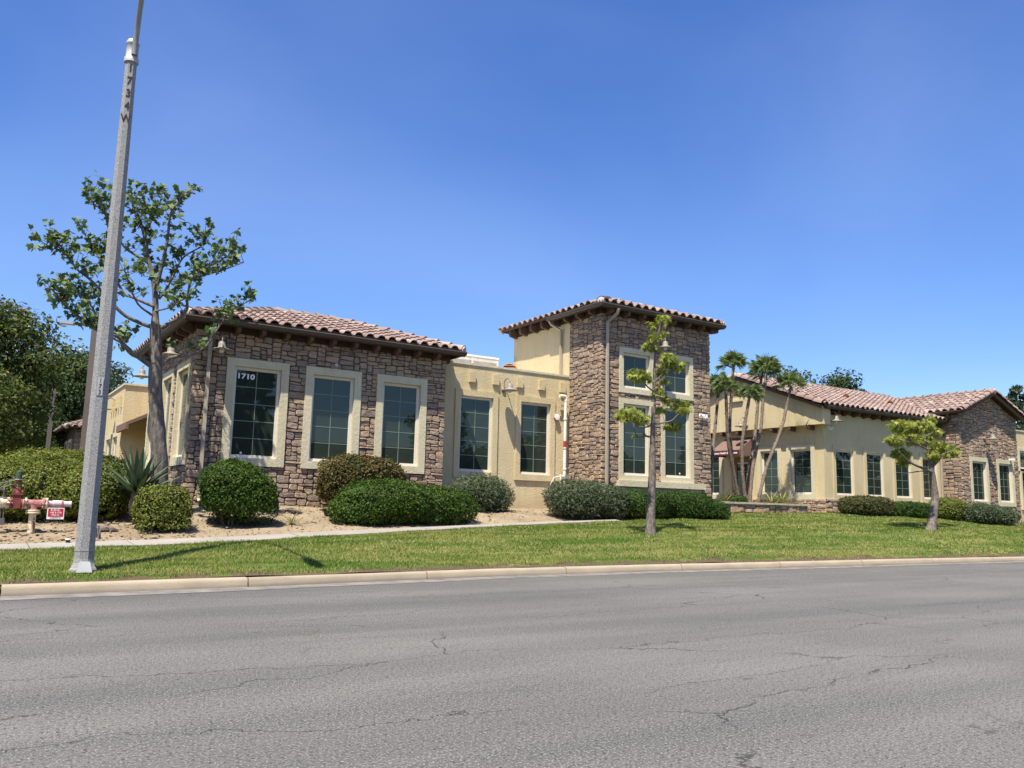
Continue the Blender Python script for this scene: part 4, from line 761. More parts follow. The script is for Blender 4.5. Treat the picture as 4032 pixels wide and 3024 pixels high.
# ------------------------------------------------------------------ street furniture and pipework
def street_lamp():
    x, y = 1.49, 13.12; z0 = hz(x, y)-.03; t = thing('street_lamp', (x, y, z0), 'octagonal speckled concrete street lamp post with curved metal arm', 'street lamp')
    rot = Matrix.Rotation(math.radians(-8), 4, 'Z'); C = Vector((x, y, 0))
    def oct_(prof, name, mat, sm=False):
        m = MB(); vs = []
        for r, z in prof:
            for k in range(8): a = math.pi/4*(k+.5); vs.append(C+rot @ Vector((r*math.cos(a), r*math.sin(a), 0))+Vector((0, 0, z)))
        n = len(prof); m.add(vs, [(i*8+k, i*8+(k+1) % 8, (i+1)*8+(k+1) % 8, (i+1)*8+k) for i in range(n-1) for k in range(8)]+[tuple(range(7, -1, -1)), tuple((n-1)*8+k for k in range(8))]); return m.build(name, mat, t)
    oct_([(.185, z0-.05), (.185, z0+.05), (.16, z0+.09), (.142, z0+.14), (.135, z0+.2), (.135, z0+.3)], 'base', 'terrazzo')
    oct_([(.139, z0+.3), (.139, z0+.315)], 'band', 'slab_concrete')
    oct_([(.131, z0+.315), (.126, 2.), (.11, 4.3), (.096, 6.), (.084, 7.72)], 'shaft', 'terrazzo')
    n = rot @ Vector((.12, -.99, 0)); sd = Vector((-n.y, n.x, 0)); P = C+n*.0
    m = MB(); m.add([P+sd*a+n*d+Vector((0, 0, z)) for a, d, z in ((-.10, .20, z0+.02), (.10, .20, z0+.02), (.065, .152, z0+.16), (-.065, .152, z0+.16), (-.10, .1, z0+.02), (.10, .1, z0+.02), (.065, .1, z0+.16), (-.065, .1, z0+.16))], [(0, 1, 2, 3), (0, 3, 7, 4), (1, 5, 6, 2), (3, 2, 6, 7)]).build('cover_plate', 'cast_alu', t)
    MB().lathe([(.102, 7.70), (.102, 7.77), (.086, 7.79), (.086, 7.98), (.095, 7.99), (.095, 8.02), (.07, 8.07), (.03, 8.09)], C, (0, 0, 1), 16).build('cap', 'cast_alu', t, True, 50)
    A = [(x+.02, y-.09, 7.80), (x+.02, y-.11, 8.05), (x+.015, y-.25, 8.35), (x+.0, y-.6, 8.72), (x-.01, y-1.2, 9.05), (x-.02, y-2.0, 9.25)]
    MB().tube(A, [.045, .042, .04, .036, .033, .03], 10).build('arm', 'galvanised', t, True)
    m = MB(); m.tube([(x-.02, y-1.95, 9.23), (x-.02, y-2.15, 9.26), (x-.02, y-2.45, 9.24), (x-.02, y-2.6, 9.2)], [.06, .13, .12, .04], 12).build('luminaire', 'galvanised', t, True)
    s = (rot @ Vector((math.cos(-math.pi/2), math.sin(-math.pi/2), 0)))
    for k, ch in enumerate('1734W'): 
        z = 7.58-.2*k; r = .085+(7.72-z)*.0066
        lettering('number', ch, .17, 'dark_letter', t, (x+s.x*(r*.924+.004), y+s.y*(r*.924+.004), z), (-s.y, s.x, 0), s, .004, .8, .001)
    for k, ch in enumerate('173'):
        z = 2.86-.085*k; lettering('plate_number', ch, .085, 'dark_letter', t, (x+s.x*.123, y+s.y*.123, z), (-s.y, s.x, 0), s, .002, .8, .001)
        MB().prism([Vector((x, y, z+dz))+Vector((-s.y, s.x, 0))*du+s*.1195 for du, dz in ((-.036, -.042), (.036, -.042), (.036, .042), (-.036, .042))], s*.0015).build('number_plate', 'cast_alu', t)
street_lamp()
def flange(m, c, ax, r, th): m.lathe([(r*.98, -th/2), (r, -th*.4), (r, th*.4), (r*.98, th/2)], c, ax, 20)
def bolts(t, c, ax, r, off):
    ax = Vector(ax); e = ax.orthogonal().normalized(); f = ax.cross(e)
    for k in range(8): a = 2*math.pi*k/8; p = Vector(c)+(e*math.cos(a)+f*math.sin(a))*r; MB().tube([p-ax*off, p+ax*off], .011, 6).build('bolt', 'rust_cream', t)
def fire_connection():
    Y = 17.2; g = hz(1.07, Y)-.06; zc = 1.11
    t = thing('fire_connection', (1.07, Y, g), 'faded red fire department pipe tee on a rusty cream stub, with red gate valve', 'fire connection'); X = (1, 0, 0)
    MB().lathe([(.058, g-.05), (.058, .93)], (1.07, Y, 0), (0, 0, 1), 18).build('riser_stub', 'rust_cream', t, True, 40)
    m = MB(); flange(m, (1.07, Y, .945), (0, 0, 1), .118, .03); flange(m, (1.07, Y, .982), (0, 0, 1), .114, .03); m.build('flange', 'rust_cream', t, True, 40)
    m = MB(); m.tube([(.90, Y, zc), (1.25, Y, zc)], .066, 18); m.lathe([(.066, .99), (.062, 1.03), (.075, 1.09)], (1.07, Y, 0), (0, 0, 1), 18); m.build('tee', 'faded_red', t, True, 40)
    for x in (.905, .945, 1.225, 1.265):
        m = MB(); flange(m, (x, Y, zc), X, .10, .028); m.build('flange', 'rust_cream' if x in (.945, 1.265) else 'faded_red', t, True, 40)
    bolts(t, (.925, Y, zc), X, .086, .045); bolts(t, (1.245, Y, zc), X, .086, .045)
    MB().tube([(1.27, Y, zc), (1.37, Y, zc)], .05, 16).build('outlet_pipe', 'chalky_pipe', t, True, 40); MB().tube([(1.36, Y, zc), (1.385, Y, zc)], .06, 16).build('coupling', 'rust_cream', t, True, 40)
    MB().tube([(1.385, Y, zc), (1.50, Y, zc)], .062, 16).build('swivel', 'chalky_pipe', t, True, 40); MB().tube([(1.50, Y, zc), (1.53, Y, zc)], .066, 16).build('collar', 'faded_red', t, True, 40)
    MB().lathe([(.05, 0), (.05, .10), (.055, .105), (.055, .135), (.04, .14), (.036, .10)], (1.53, Y, zc), (1, -.12, 0), 16).build('inlet', 'chalky_pipe', t, True, 40)
    # gate valve
    m = MB(); m.tube([(.70, Y, zc), (.90, Y, zc)], .07, 16); m.box(.735, .865, Y-.075, Y+.075, zc-.09, zc+.14); m.build('valve_body', 'valve_red', t, True, 40)
    for x in (.715, .88): m = MB(); flange(m, (x, Y, zc), X, .10, .026); m.build('flange', 'valve_red', t, True, 40)
    bolts(t, (.70, Y, zc), X, .086, .04)
    m = MB(); m.box(.715, .885, Y-.09, Y+.09, zc+.14, zc+.175); m.lathe([(.075, .175), (.062, .21), (.05, .25), (.03, .27)], (.80, Y, zc), (0, 0, 1), 14); m.build('bonnet', 'valve_red', t, True, 40)
    for s in (-1, 1): MB().tube([(.80+s*.055, Y, zc+.2), (.80+s*.05, Y, zc+.30), (.80+s*.03, Y, zc+.40)], .013, 8).build('yoke', 'valve_red', t, True)
    MB().tube([(.80, Y, zc+.2), (.80, Y, zc+.42)], .014, 8).build('stem', 'brass_grey', t, True)
    m = MB(); pts = [(.80+.115*math.cos(a), Y+.115*math.sin(a), zc+.405) for a in np.linspace(0, 2*math.pi, 25)]; m.tube(pts, .011, 6, False); m.box(.69, .91, Y-.01, Y+.01, zc+.397, zc+.412); m.box(.79, .81, Y-.11, Y+.11, zc+.397, zc+.412); m.build('hand_wheel', 'brass_grey', t)
    MB().lathe([(.052, 0), (.053, .13), (.048, .135)], (.80, Y, zc+.415), (0, 0, 1), 16).build('stem_cover', 'green_paint', t, True, 40)
    # backflow body off to the side
    m = MB(); m.lathe([(.06, 0), (.085, .04), (.10, .12), (.10, .3), (.06, .36)], (.70, Y, zc), (-1, 0, 0), 18); m.build('check_body', 'rust_cream', t, True, 40)
    MB().tube([(.60, Y-.06, zc+.10), (.60, Y-.08, zc+.23), (.48, Y-.08, zc+.23), (.2, Y-.08, zc+.23)], .022, 8).build('bypass_pipe', 'brass_grey', t, True)
    for dx in (0, .045): MB().tube([(.58+dx, Y-.05, zc-.08), (.58+dx, Y-.05, zc-.27)], .010, 6).build('shackle', 'brass_grey', t)
    MB().box(.555, .65, Y-.085, Y-.02, zc-.38, zc-.26).build('padlock', 'brass_grey', t)
    for k in range(16):
        for pl, (z1, z2) in enumerate(((1.50, 1.44), (1.43, 1.36))):
            f = k/15; c = Vector((.70-.4*f, Y-.1, z1+(z2-z1)*f-.03*math.sin(math.pi*f))); a = k % 2*math.pi/2
            m = MB(); m.tube([c+Vector((.018*math.cos(b), .010*math.sin(b)*math.cos(a), .010*math.sin(b)*math.sin(a)+.0)) for b in np.linspace(0, 2*math.pi, 9)], .0035, 5, False).build('chain_link', 'galvanised', t)
    s = thing('pipe_sign', (1.42, 17.1, .84), 'small red and white F.D.C. sign hanging under the fire pipe', 'sign'); yy = 17.12
    MB().box(1.285, 1.555, yy, yy+.006, .84, 1.04).build('board', 'sign_white', s); MB().box(1.30, 1.54, yy-.003, yy-.0005, .885, 1.027).build('panel', 'sign_red', s)
    for x in (1.34, 1.49): MB().tube([(x, yy+.003, 1.035), (x, yy+.02, 1.08)], .004, 5).build('tie', 'brass_grey', s)
    for body, sz, z, mt in (('F.D.C.', .058, .997, 'white_letter'), ('1706 & 1710', .034, .952, 'white_letter'), ('Plum Ln', .036, .915, 'white_letter'), ('CJ Suppression, Inc.', .021, .871, 'red_letter')):
        lettering('lettering', body, sz, mt, s, (1.42, yy-.0045, z), (1, 0, 0), (0, -1, 0), .0008, 1.05, .0004)
fire_connection()
def riser():
    x, y = 15.06, 20.43; t = thing('fire_riser', (x, y, 1.3), 'white fire sprinkler riser pipe with red tag beside the stone tower', 'pipe')
    MB().tube([(x+.01, y, 4.50), (x, y, 3.9), (x-.005, y, 2.0), (x-.01, y, 1.25)], .048, 14).build('pipe', 'white_pipe', t, True, 40)
    MB().tube([(x+.01, y, 4.46), (x+.01, y, 4.58), (x-.02, y, 4.61), (x-.05, y, 4.61), (x-.22, y, 4.61)], .055, 14).build('elbow', 'white_pipe', t, True, 40)
    for z in (3.92, 2.42): m = MB(); flange(m, (x, y, z), (0, 0, 1), .062, .05); m.build('coupling', 'white_pipe', t, True, 40)
    MB().box(x-.24, x+.2, y+.04, y+.08, 4.31, 4.345).build('bracket', 'rust_cream', t); MB().box(x-.32, x-.02, y+.02, y+.06, 1.62, 1.66).build('bracket', 'rust_cream', t)
    m = MB(); m.tube([(x-.004, y, 3.26), (x-.004, y, 3.08)], .0495, 14).build('tag', 'sign_red', t, True, 40)
    for z in (3.0, 2.93, 2.86, 2.79, 2.72, 2.65): MB().tube([(x-.005, y, z), (x-.005, y, z-.045)], .0492, 12).build('label_band', 'sign_white', t, True, 40)
    MB().tube([(x-.005, y, 3.03), (x-.005, y, 3.005)], .0498, 12).build('dark_band', 'black_plastic', t, True, 40)
    MB().lathe([(.05, 0), (.05, .04)], (x+.12, y-.06, 2.44), (0, -1, 0), 14).build('gauge', 'galvanised', t, True, 40); MB().tube([(x+.03, y-.03, 2.42), (x+.12, y-.03, 2.42)], .012, 6).build('gauge_pipe', 'brass_grey', t)
    m = MB(); m.tube([(x-.16, y-.02, 2.26), (x-.16, y-.02, 1.75)], .03, 10); m.tube([(x-.16, y-.02, 2.2), (x, y-.02, 2.2)], .025, 8); m.tube([(x-.16, y-.02, 1.75), (x-.24, y, 1.66), (x-.32, y+.02, 1.6)], .028, 8); m.build('drain', 'white_pipe', t, True, 40)
    MB().box(x-.03, x+.10, y-.1, y-.02, 2.05, 2.26).build('switch_box', 'galvanised', t)
    MB().tube([(x-.18, y, 2.20), (x-.36, y+.02, 2.16), (x-.46, y+.05, 1.98), (x-.47, y+.06, 1.8), (x-.42, y+.08, 1.66)], .015, 8).build('conduit', 'white_pipe', t, True)
    b = thing('alarm_bell', (14.81, 20.55, 3.97), 'red fire alarm bell with white front on the stucco wall', 'alarm bell')
    MB().lathe([(.09, 0), (.105, .02), (.11, .07), (.10, .10)], (14.81, 20.60, 3.97), (0, -1, 0), 20).build('gong', 'terracotta', b, True, 40); MB().lathe([(.095, .1), (.085, .118), (.01, .125)], (14.81, 20.60, 3.97), (0, -1, 0), 20).build('front', 'sign_white', b, True, 40)
riser()
# ------------------------------------------------------------------ planting
def leaves(P, N, size, width=.55, seed=0, fold=.25, droop=0., jit=.8):
    """one folded leaf per point: base, two sides, tip"""
    r = np.random.default_rng(seed); n = len(P); N = N/np.linalg.norm(N, axis=1, keepdims=True)
    D = r.normal(size=(n, 3)); D -= (D*N).sum(1, keepdims=True)*N*(1-jit*.5); D[:, 2] -= droop; D /= np.linalg.norm(D, axis=1, keepdims=True)
    B = np.cross(D, N+r.normal(size=(n, 3))*jit*.6); B /= np.linalg.norm(B, axis=1, keepdims=True)+1e-9; U = np.cross(B, D)
    s = (size*r.uniform(.65, 1.3, n))[:, None]; w = s*width*.5
    V = np.stack([P, P+D*s*.45+B*w+U*w*fold, P+D*s, P+D*s*.45-B*w+U*w*fold], 1).reshape(-1, 3)
    i = np.arange(n)[:, None]*4; F = np.concatenate([i+np.array([[0, 1, 2]]), i+np.array([[0, 2, 3]])], 0)
    return V, F, np.repeat(r.uniform(0, 1, n), 4)
FINGER = np.array([(0, 0), (.16, .10), (.52, -.12), (.20, .24), (.70, .40), (.17, .42), (.40, .86), (.09, .60), (0, 1.15), (-.09, .60), (-.40, .86), (-.17, .42), (-.70, .40), (-.20, .24), (-.52, -.12), (-.16, .10)])
STAR = np.array([(0, 0), (.28, .05), (.5, -.02), (.36, .25), (.62, .42), (.3, .5), (.2, .72), (0, 1.), (-.2, .72), (-.3, .5), (-.62, .42), (-.36, .25), (-.5, -.02), (-.28, .05)])
def lobed(P, N, size, seed=0, droop=.5, STAR=STAR):
    """palmate leaf, a 14-point outline fanned from its middle and bent"""
    r = np.random.default_rng(seed); n = len(P); k = len(STAR)
    D = r.normal(size=(n, 3)); D[:, 2] -= droop; D /= np.linalg.norm(D, axis=1, keepdims=True)
    B = np.cross(D, N+r.normal(size=(n, 3))*.5); B /= np.linalg.norm(B, axis=1, keepdims=True)+1e-9; U = np.cross(B, D)
    s = size*r.uniform(.6, 1.25, n); c = np.array([(0, .4, .0)]); pts = np.concatenate([np.column_stack([STAR, -.16*np.abs(STAR[:, 0])-.12*STAR[:, 1]**2]), c], 0)
    V = P[:, None, :]+s[:, None, None]*(pts[None, :, 0:1]*B[:, None, :]+pts[None, :, 1:2]*D[:, None, :]+pts[None, :, 2:3]*U[:, None, :])
    j = np.arange(k); tri = np.stack([j, (j+1) % k, np.full(k, k)], 1); F = (np.arange(n)[:, None, None]*(k+1)+tri[None]).reshape(-1, 3)
    return V.reshape(-1, 3), F, np.repeat(r.uniform(0, 1, n), k+1)
def leaf_obj(name, parts, mat, parent=None):
    V = []; F = []; R = []; b = 0
    for v, f, r in parts: V.append(v); F.append(f+b); R.append(r); b += len(v)
    return link(bpy.data.objects.new(name, fast_mesh(name, np.concatenate(V), np.concatenate(F), np.concatenate(R), mat)), parent)
def blob_points(c, rad, n, p, seed, wob=.1, depth=.12, zmin=None, ws=2.2):
    r = np.random.default_rng(seed); d = r.normal(size=(n, 3)); d /= np.linalg.norm(d, axis=1, keepdims=True); rad = np.array(rad, float)
    q = (np.abs(d/1.)**p).sum(1)**(-1./p); base = d*q[:, None]*rad
    w = np.array([noise.noise(Vector(tuple(x*ws))+Vector((seed*3.7, 0, 0)))+.5*noise.noise(Vector(tuple(x*ws*2.7))+Vector((0, seed, 0))) for x in base])
    k = 1+wob*w-depth*r.uniform(0, 1, n)**2; P = base*k[:, None]; N = np.sign(d)*np.abs(d*q[:, None])**(p-1)/rad; N /= np.linalg.norm(N, axis=1, keepdims=True)+1e-9
    P += np.array(c)
    if zmin is not None: m = P[:, 2] > zmin; P, N = P[m], N[m]
    return P, N
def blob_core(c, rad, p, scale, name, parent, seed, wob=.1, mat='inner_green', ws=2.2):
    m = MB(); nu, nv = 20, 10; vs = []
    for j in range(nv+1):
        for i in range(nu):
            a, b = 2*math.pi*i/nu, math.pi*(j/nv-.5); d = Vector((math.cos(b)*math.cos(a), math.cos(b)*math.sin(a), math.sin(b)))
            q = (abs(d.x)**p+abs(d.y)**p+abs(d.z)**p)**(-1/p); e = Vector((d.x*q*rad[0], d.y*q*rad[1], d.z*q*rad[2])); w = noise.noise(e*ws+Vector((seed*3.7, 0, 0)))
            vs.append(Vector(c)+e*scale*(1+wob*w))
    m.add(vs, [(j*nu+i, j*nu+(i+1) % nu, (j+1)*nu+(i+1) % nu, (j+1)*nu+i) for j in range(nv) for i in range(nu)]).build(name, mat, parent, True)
def shrub(name, label, lobes, leaf, size, dens, mat, p=3., stems=0, width=.55, seed=1, wob=.1, depth=.16, group=None, cat='shrub', droop=0., core=.8, jit=.8, extra=None, legs=0.):
    """lobes: (cx,cy,cz,rx,ry,rz)"""
    c0 = lobes[0]; g = hz(c0[0], c0[1]); t = thing(name, (c0[0], c0[1], g), label, cat, group); parts = []
    for k, (cx, cy, cz, rx, ry, rz) in enumerate(lobes):
        area = 4*math.pi*((rx*ry)**1.6/3+(rx*rz)**1.6/3+(ry*rz)**1.6/3)**(1/1.6); n = int(area*dens)
        P, N = blob_points((cx, cy, cz), (rx, ry, rz), n, p, seed+k, wob, depth); gz = H(P[:, 0], P[:, 1]); nq = np.array([noise.noise(Vector((a*4.2, b*4.2, c*4.2+seed))) for a, b, c in P]); spr = RNG.uniform(0, 1, len(P)) < .05; P = P+N*(np.where(spr, RNG.uniform(.01, .075, len(P)), 0)+.03*nq)[:, None]*(rz/.55); gap = (nq > .38) & (RNG.uniform(0, 1, len(P)) < .72)
        m = (P[:, 2] > gz+.02) & ~gap & ((P[:, 2] > gz+legs+.12*np.array([noise.noise(Vector((a*5, b*5, seed))) for a, b in P[:, :2]])) | (RNG.uniform(0, 1, len(P)) < .22)); P, N = P[m], N[m]
        parts.append(leaves(P, N+np.array([0, 0, .25]), size, width, seed+k, droop=droop, jit=jit)); blob_core((cx, cy, cz+legs*.45), (rx, ry, rz-legs*.4), p, core, 'filler_core', t, seed+k, wob)  # solid dark green filler core, added to block light holes between leaves
    if extra: parts += extra
    leaf_obj(leaf, parts, mat, t)
    for k in range(stems):
        a = random.uniform(0, 6.28); q = random.uniform(.1, .75); x, y = c0[0]+c0[3]*q*math.cos(a)*.8, c0[1]+c0[4]*q*math.sin(a)*.8; m = MB()
        m.tube([(c0[0]+(x-c0[0])*.5, c0[1]+(y-c0[1])*.5, hz(x, y)-.05), (x, y, (g+c0[2])/2), (x+random.uniform(-.1, .1), y+random.uniform(-.1, .1), c0[2])], [.022, .016, .008], 5).build('stem', 'twig', t)
    return t
def shrubs():
    G = 'clipped shrubs along the building'
    shrub('box_shrub', 'square clipped boxwood shrub in front of the leaning tree trunk', [(3.25, 17.35, 1.03, .47, .45, .45)], 'foliage', .055, 2600, 'leaf_hedge', 5, 8, seed=41, wob=.11, group=G, legs=.07)
    shrub('round_shrub', 'tall rounded bright green shrub with bare legs under the 1710 window', [(4.62, 17.85, 1.45, .60, .62, .62), (4.86, 17.85, 1.32, .66, .62, .56), (5.06, 17.85, 1.18, .54, .55, .46)], 'foliage', .055, 2500, 'leaf_bright', 2.6, 22, seed=42, wob=.13, group=G, legs=.34)
    shrub('photinia_shrub', 'bronze red-tipped shrub under the second and third stone wing windows', [(8.05, 19.2, 1.78, 1.07, .5, .62)], 'foliage', .065, 2000, 'leaf_photinia', 3.2, 14, seed=43, wob=.14, group=G, legs=.2)
    shrub('mound_shrub', 'wide low green mound shrub in front of the bronze shrub', [(8.25, 17.95, 1.26, 1.2, .7, .55), (9.45, 18.0, 1.18, 1.0, .7, .5), (7.55, 17.9, 1.05, .72, .6, .4)], 'foliage', .055, 2300, 'leaf_bright', 2.5, 14, seed=44, wob=.12, group=G, legs=.10)
    shrub('sage_shrub', 'loose grey-green shrub under the stucco wall window beside the stone wing', [(11.68, 19.6, 1.52, .86, .7, .56)], 'foliage', .1, 1500, 'leaf_sage', 2.3, 4, .22, 45, .16, .3, G, jit=1.3)
    shrub('sage_shrub', 'large loose grey-green shrub hiding the foot of the white riser pipe', [(14.05, 18.4, 1.50, .98, .7, .52), (14.95, 18.35, 1.45, .62, .6, .46)], 'foliage', .1, 1500, 'leaf_sage', 2.3, 4, .22, 46, .16, .3, G, jit=1.3)
    shrub('dark_hedge', 'dark green low hedge below the tower ledge', [(16.2, 18.2, 1.42, .95, .55, .38), (17.7, 18.2, 1.42, 1.0, .55, .40), (18.85, 18.25, 1.30, .62, .5, .3)], 'foliage', .05, 2100, 'leaf_boxwood', 3.2, 5, seed=47, wob=.16, group=G)
    shrub('olive_shrub', 'brownish olive rounded shrub below the first long-wall window', [(27.87, 19.15, 1.6, 1.22, .6, .36)], 'foliage', .07, 1500, 'leaf_olive', 3.4, 4, seed=48, wob=.06, group=G)
    shrub('dark_hedge', 'dark green flat hedge behind the yellow-leaved tree', [(30.6, 19.25, 1.50, 1.35, .5, .32)], 'foliage', .06, 1500, 'leaf_boxwood', 4, 4, seed=49, wob=.05, group=G)
    shrub('round_shrub', 'yellow-topped round shrub against the stone gable corner', [(33.0, 19.1, 1.58, .80, .6, .45)], 'foliage', .06, 1500, 'leaf_hedge', 3, 4, seed=50, wob=.06, group=G)
    shrub('sage_shrub', 'spreading grey-green shrub under the stone gable window beside the hedge', [(34.15, 18.4, 1.45, .98, .6, .42)], 'foliage', .11, 1000, 'leaf_sage', 2.3, 3, .22, 51, .18, .35, G, jit=1.3)
    shrub('sage_shrub', 'smaller grey-green shrub at the far stone gable window', [(35.75, 18.4, 1.38, .75, .6, .36)], 'foliage', .11, 1000, 'leaf_sage', 2.3, 3, .22, 52, .18, .35, G, jit=1.3)
    shrub('bank_hedge', 'broad yellow-green clipped hedge bank rising behind the fire pipes', [(.4, 19.7, 1.25, 2.35, 1.75, .72), (1.75, 21.0, 1.5, 1.5, 2.2, .72), (-.8, 21.5, 1.2, 2.6, 2.6, .75), (2.15, 18.9, 1.3, .75, .9, .55)], 'foliage', .055, 2300, 'leaf_hedge', 2.5, 0, seed=53, wob=.14, cat='hedge')
shrubs()
def blade(L, w, n=6, bend=.25, fold=.35, tipw=.1):
    vs = []; fs = []
    for i in range(n+1):
        t = i/n; ww = w*(1-(1-tipw)*t**2.2)*(.72+.28*math.sin(min(1, t*2.2)*math.pi/2)); z = L*t; x = bend*L*t*t
        vs += [(x+fold*ww*.5, -ww/2, z-bend*.2*L*t*t), (x, 0, z-bend*.2*L*t*t), (x+fold*ww*.5, ww/2, z-bend*.2*L*t*t)]
    for i in range(n):
        for j in (0, 1): fs.append((i*3+j, i*3+j+1, i*3+3+j+1, i*3+3+j))
    return vs, fs
def rosette(t, name, me, c, count, tmin, tmax, smin, smax, lift=.0):
    for k in range(count):
        az = k*2.399963+random.uniform(-.2, .2); tl = tmin+(tmax-tmin)*(k/count)**.8+random.uniform(-.06, .06); s = random.uniform(smin, smax)
        o = bpy.data.objects.new(name, me); link(o, t)
        m = Matrix.Translation(Vector(c)+Vector((0, 0, lift*(1-k/count)))) @ Matrix.Rotation(az, 4, 'Z') @ Matrix.Rotation(tl, 4, 'Y') @ Matrix.Scale(s, 4); o.matrix_basis = m
def spiky():
    c = (2.86, 18.0, 1.32); t = thing('agave', (c[0], c[1], hz(c[0], c[1])), 'large spiky blue-green agave beside the grey tree trunk', 'agave')
    m = MB(); m.add(*blade(.9, .135, 6, .12, .5, .04)); me = m.mesh('leaf', 'agave', True)
    rosette(t, 'leaf', me, c, 46, .08, 1.25, .75, 1.05, .12); MB().lathe([(.09, 0), (.12, .2), (.08, .5)], (c[0], c[1], c[2]-.42), (0, 0, 1), 10).build('stalk', 'twig', t, True)
    for k, (x, y, z, n, s, lab) in enumerate(((23.7, 19.98, 1.53, 64, .85, 'yellow-striped flax clump in the planter at the foot of the leaning palm'), (24.25, 20.0, 1.53, 64, .9, 'yellow-striped flax clump at the end of the planter by the stucco corner'), (21.55, 20.15, 1.53, 50, .8, 'green-striped flax clump in the planter next to the stone tower'))):
        t = thing('flax_clump', (x, y, z), lab, 'flax'); m = MB(); m.add(*blade(1., .055, 5, .5, .3, .1)); me = m.mesh('leaf', 'flax', True); rosette(t, 'leaf', me, (x, y, z), n, .1, 1.15, s*.55, s)
    shrub('planter_shrub', 'small dark shrub between the palm trunks in the planter', [(22.1, 20.15, 1.66, .4, .3, .2)], 'foliage', .06, 1800, 'leaf_boxwood', 2.5, 0, seed=61)
    x, y = 5.92, 17.75; t = thing('lily_plant', (x, y, hz(x, y)), 'lone strappy lily with a dry flower stalk on the bare soil', 'plant'); m = MB(); m.add(*blade(.45, .035, 4, .5, .3, .1)); me = m.mesh('leaf', 'flax', True)
    rosette(t, 'leaf', me, (x, y, hz(x, y)), 13, .15, 1.1, .6, 1.05); MB().tube([(x+.03, y, hz(x, y)), (x+.15, y, hz(x, y)+.35), (x+.32, y, hz(x, y)+.62)], .006, 5).build('flower_stalk', 'petiole', t); MB().lathe([(.01, 0), (.05, .04), (.04, .08), (.01, .1)], (x+.32, y, hz(x, y)+.6), (.3, 0, 1), 8).build('seed_head', 'flax', t, True)
spiky()
def palms():
    m = MB(); rr = random.Random(5)
    for k in range(19):                                     # one fan frond lying along +z from its base
        a = math.radians(-118+236*k/18); L = .52*(1-.18*abs(a)/2.06)*rr.uniform(.9, 1.08); y, z = math.sin(a), math.cos(a); w = .015
        base = Vector((0, y*.05, .46+z*.05)); mid = Vector((.05+.02*rr.random(), y*L*.62, .46+z*L*.62)); tip = Vector((.16+.12*rr.random(), y*L*.98, .46+z*L*.98-.05)); sd = Vector((0, z, -y))
        m.add([base, mid+sd*w, tip, mid-sd*w+Vector((.012, 0, 0))], [(0, 1, 2), (0, 2, 3)], rr.random()*.5)
    m.add([(0, -.16, .5), (0, .16, .5), (.02, .2, .66), (.04, 0, .74), (.02, -.2, .66)], [(0, 1, 2, 3, 4)], .2)
    m.tube([(0, 0, 0), (.015, 0, .25), (0, 0, .5)], [.016, .011, .008], 5, r=.3); FM = m.mesh('frond', 'frond')
    names = ['palm with a full crown beside the stone tower edge', 'short palm leaning in front of the gable vent', 'tallest straight palm rising in front of the gable vent', 'short mid palm over the awning corner', 'tall palm with the large crown above the tiled verge', 'palm twin just behind the tall large-crowned palm', 'palm leaning strongly towards the long tiled roof']
    crown = [.72, .64, .78, .7, .82, .7, .75]; dys = [.5, -.2, .4, -.35, .1, .55, -.3]
    for k, pts in enumerate(PALMS):
        P = []
        for i, q in enumerate(pts):
            f = i/(len(pts)-1); s = 1+dys[k]*f/20.6+(k % 3-1)*.012*(1-f); P.append(Vector((q[0]*s, q[1]*s, 1.2+(q[2]-1.2)*s)))
        t = thing('fan_palm', P[0], 'slender fan palm: '+names[k], 'palm tree', 'fan palms in the planter'); Q = []; R = []
        for i in range(len(P)-1):
            n = 8
            for j in range(n): f = j/n; Q.append(P[i].lerp(P[i+1], f)); R.append(.066*(1-.25*(i+f)/len(P))*(1+.09*random.uniform(-1, 1)))
        Q.append(P[-1]); R.append(.05); Q[0].z = 1.45; MB().tube(Q, R, 10).build('trunk', 'palm_bark', t, True, 60)
        m = MB()
        for i in range(70):
            j = random.randint(2, len(Q)-1); a = random.uniform(0, 6.28); p = Q[j]; d = Vector((math.cos(a), math.sin(a), .9)); m.tube([p+d*.045, p+d*.085+Vector((0, 0, .02))], [.012, .003], 4)
        m.build('leaf_base', 'palm_bark', t)['kind'] = 'stuff'
        n = 15
        for i in range(n):
            az = i*2.399963+k; tl = .08+1.25*(i/n)**1.05+random.uniform(-.1, .1); o = bpy.data.objects.new('frond', FM); link(o, t)
            o.matrix_basis = Matrix.Translation(P[-1]) @ Matrix.Rotation(az, 4, 'Z') @ Matrix.Rotation(tl, 4, 'Y') @ Matrix.Rotation(random.uniform(-.5, .5), 4, 'Z') @ Matrix.Scale(crown[k]*random.uniform(.85, 1.1), 4)
palms()
# ------------------------------------------------------------------ trees
def smooth_line(pts, n=4):
    P = [Vector(p) for p in pts]; out = []
    for i in range(len(P)-1):
        p0, p1, p2, p3 = P[max(i-1, 0)], P[i], P[i+1], P[min(i+2, len(P)-1)]
        for j in range(n):
            t = j/n; out.append(.5*((2*p1)+(p2-p0)*t+(2*p0-5*p1+4*p2-p3)*t*t+(3*p1-p0-3*p2+p3)*t**3))
    return out+[P[-1]]
def limbs_mesh(limbs, name, mat, t, n=9, knobs=True):
    m = MB()
    for k, (r0, r1, pts) in enumerate(limbs):
        Q = smooth_line(pts); L = len(Q); R = [(r0+(r1-r0)*(i/(L-1))**.8)*(1+.05*random.uniform(-1, 1)) for i in range(L)]
        if k == 0: R[0] *= 1.22; R[1] *= 1.12
        m.tube(Q, R, n if k == 0 else 7)
    return m.build(name, mat, t, True, 70)
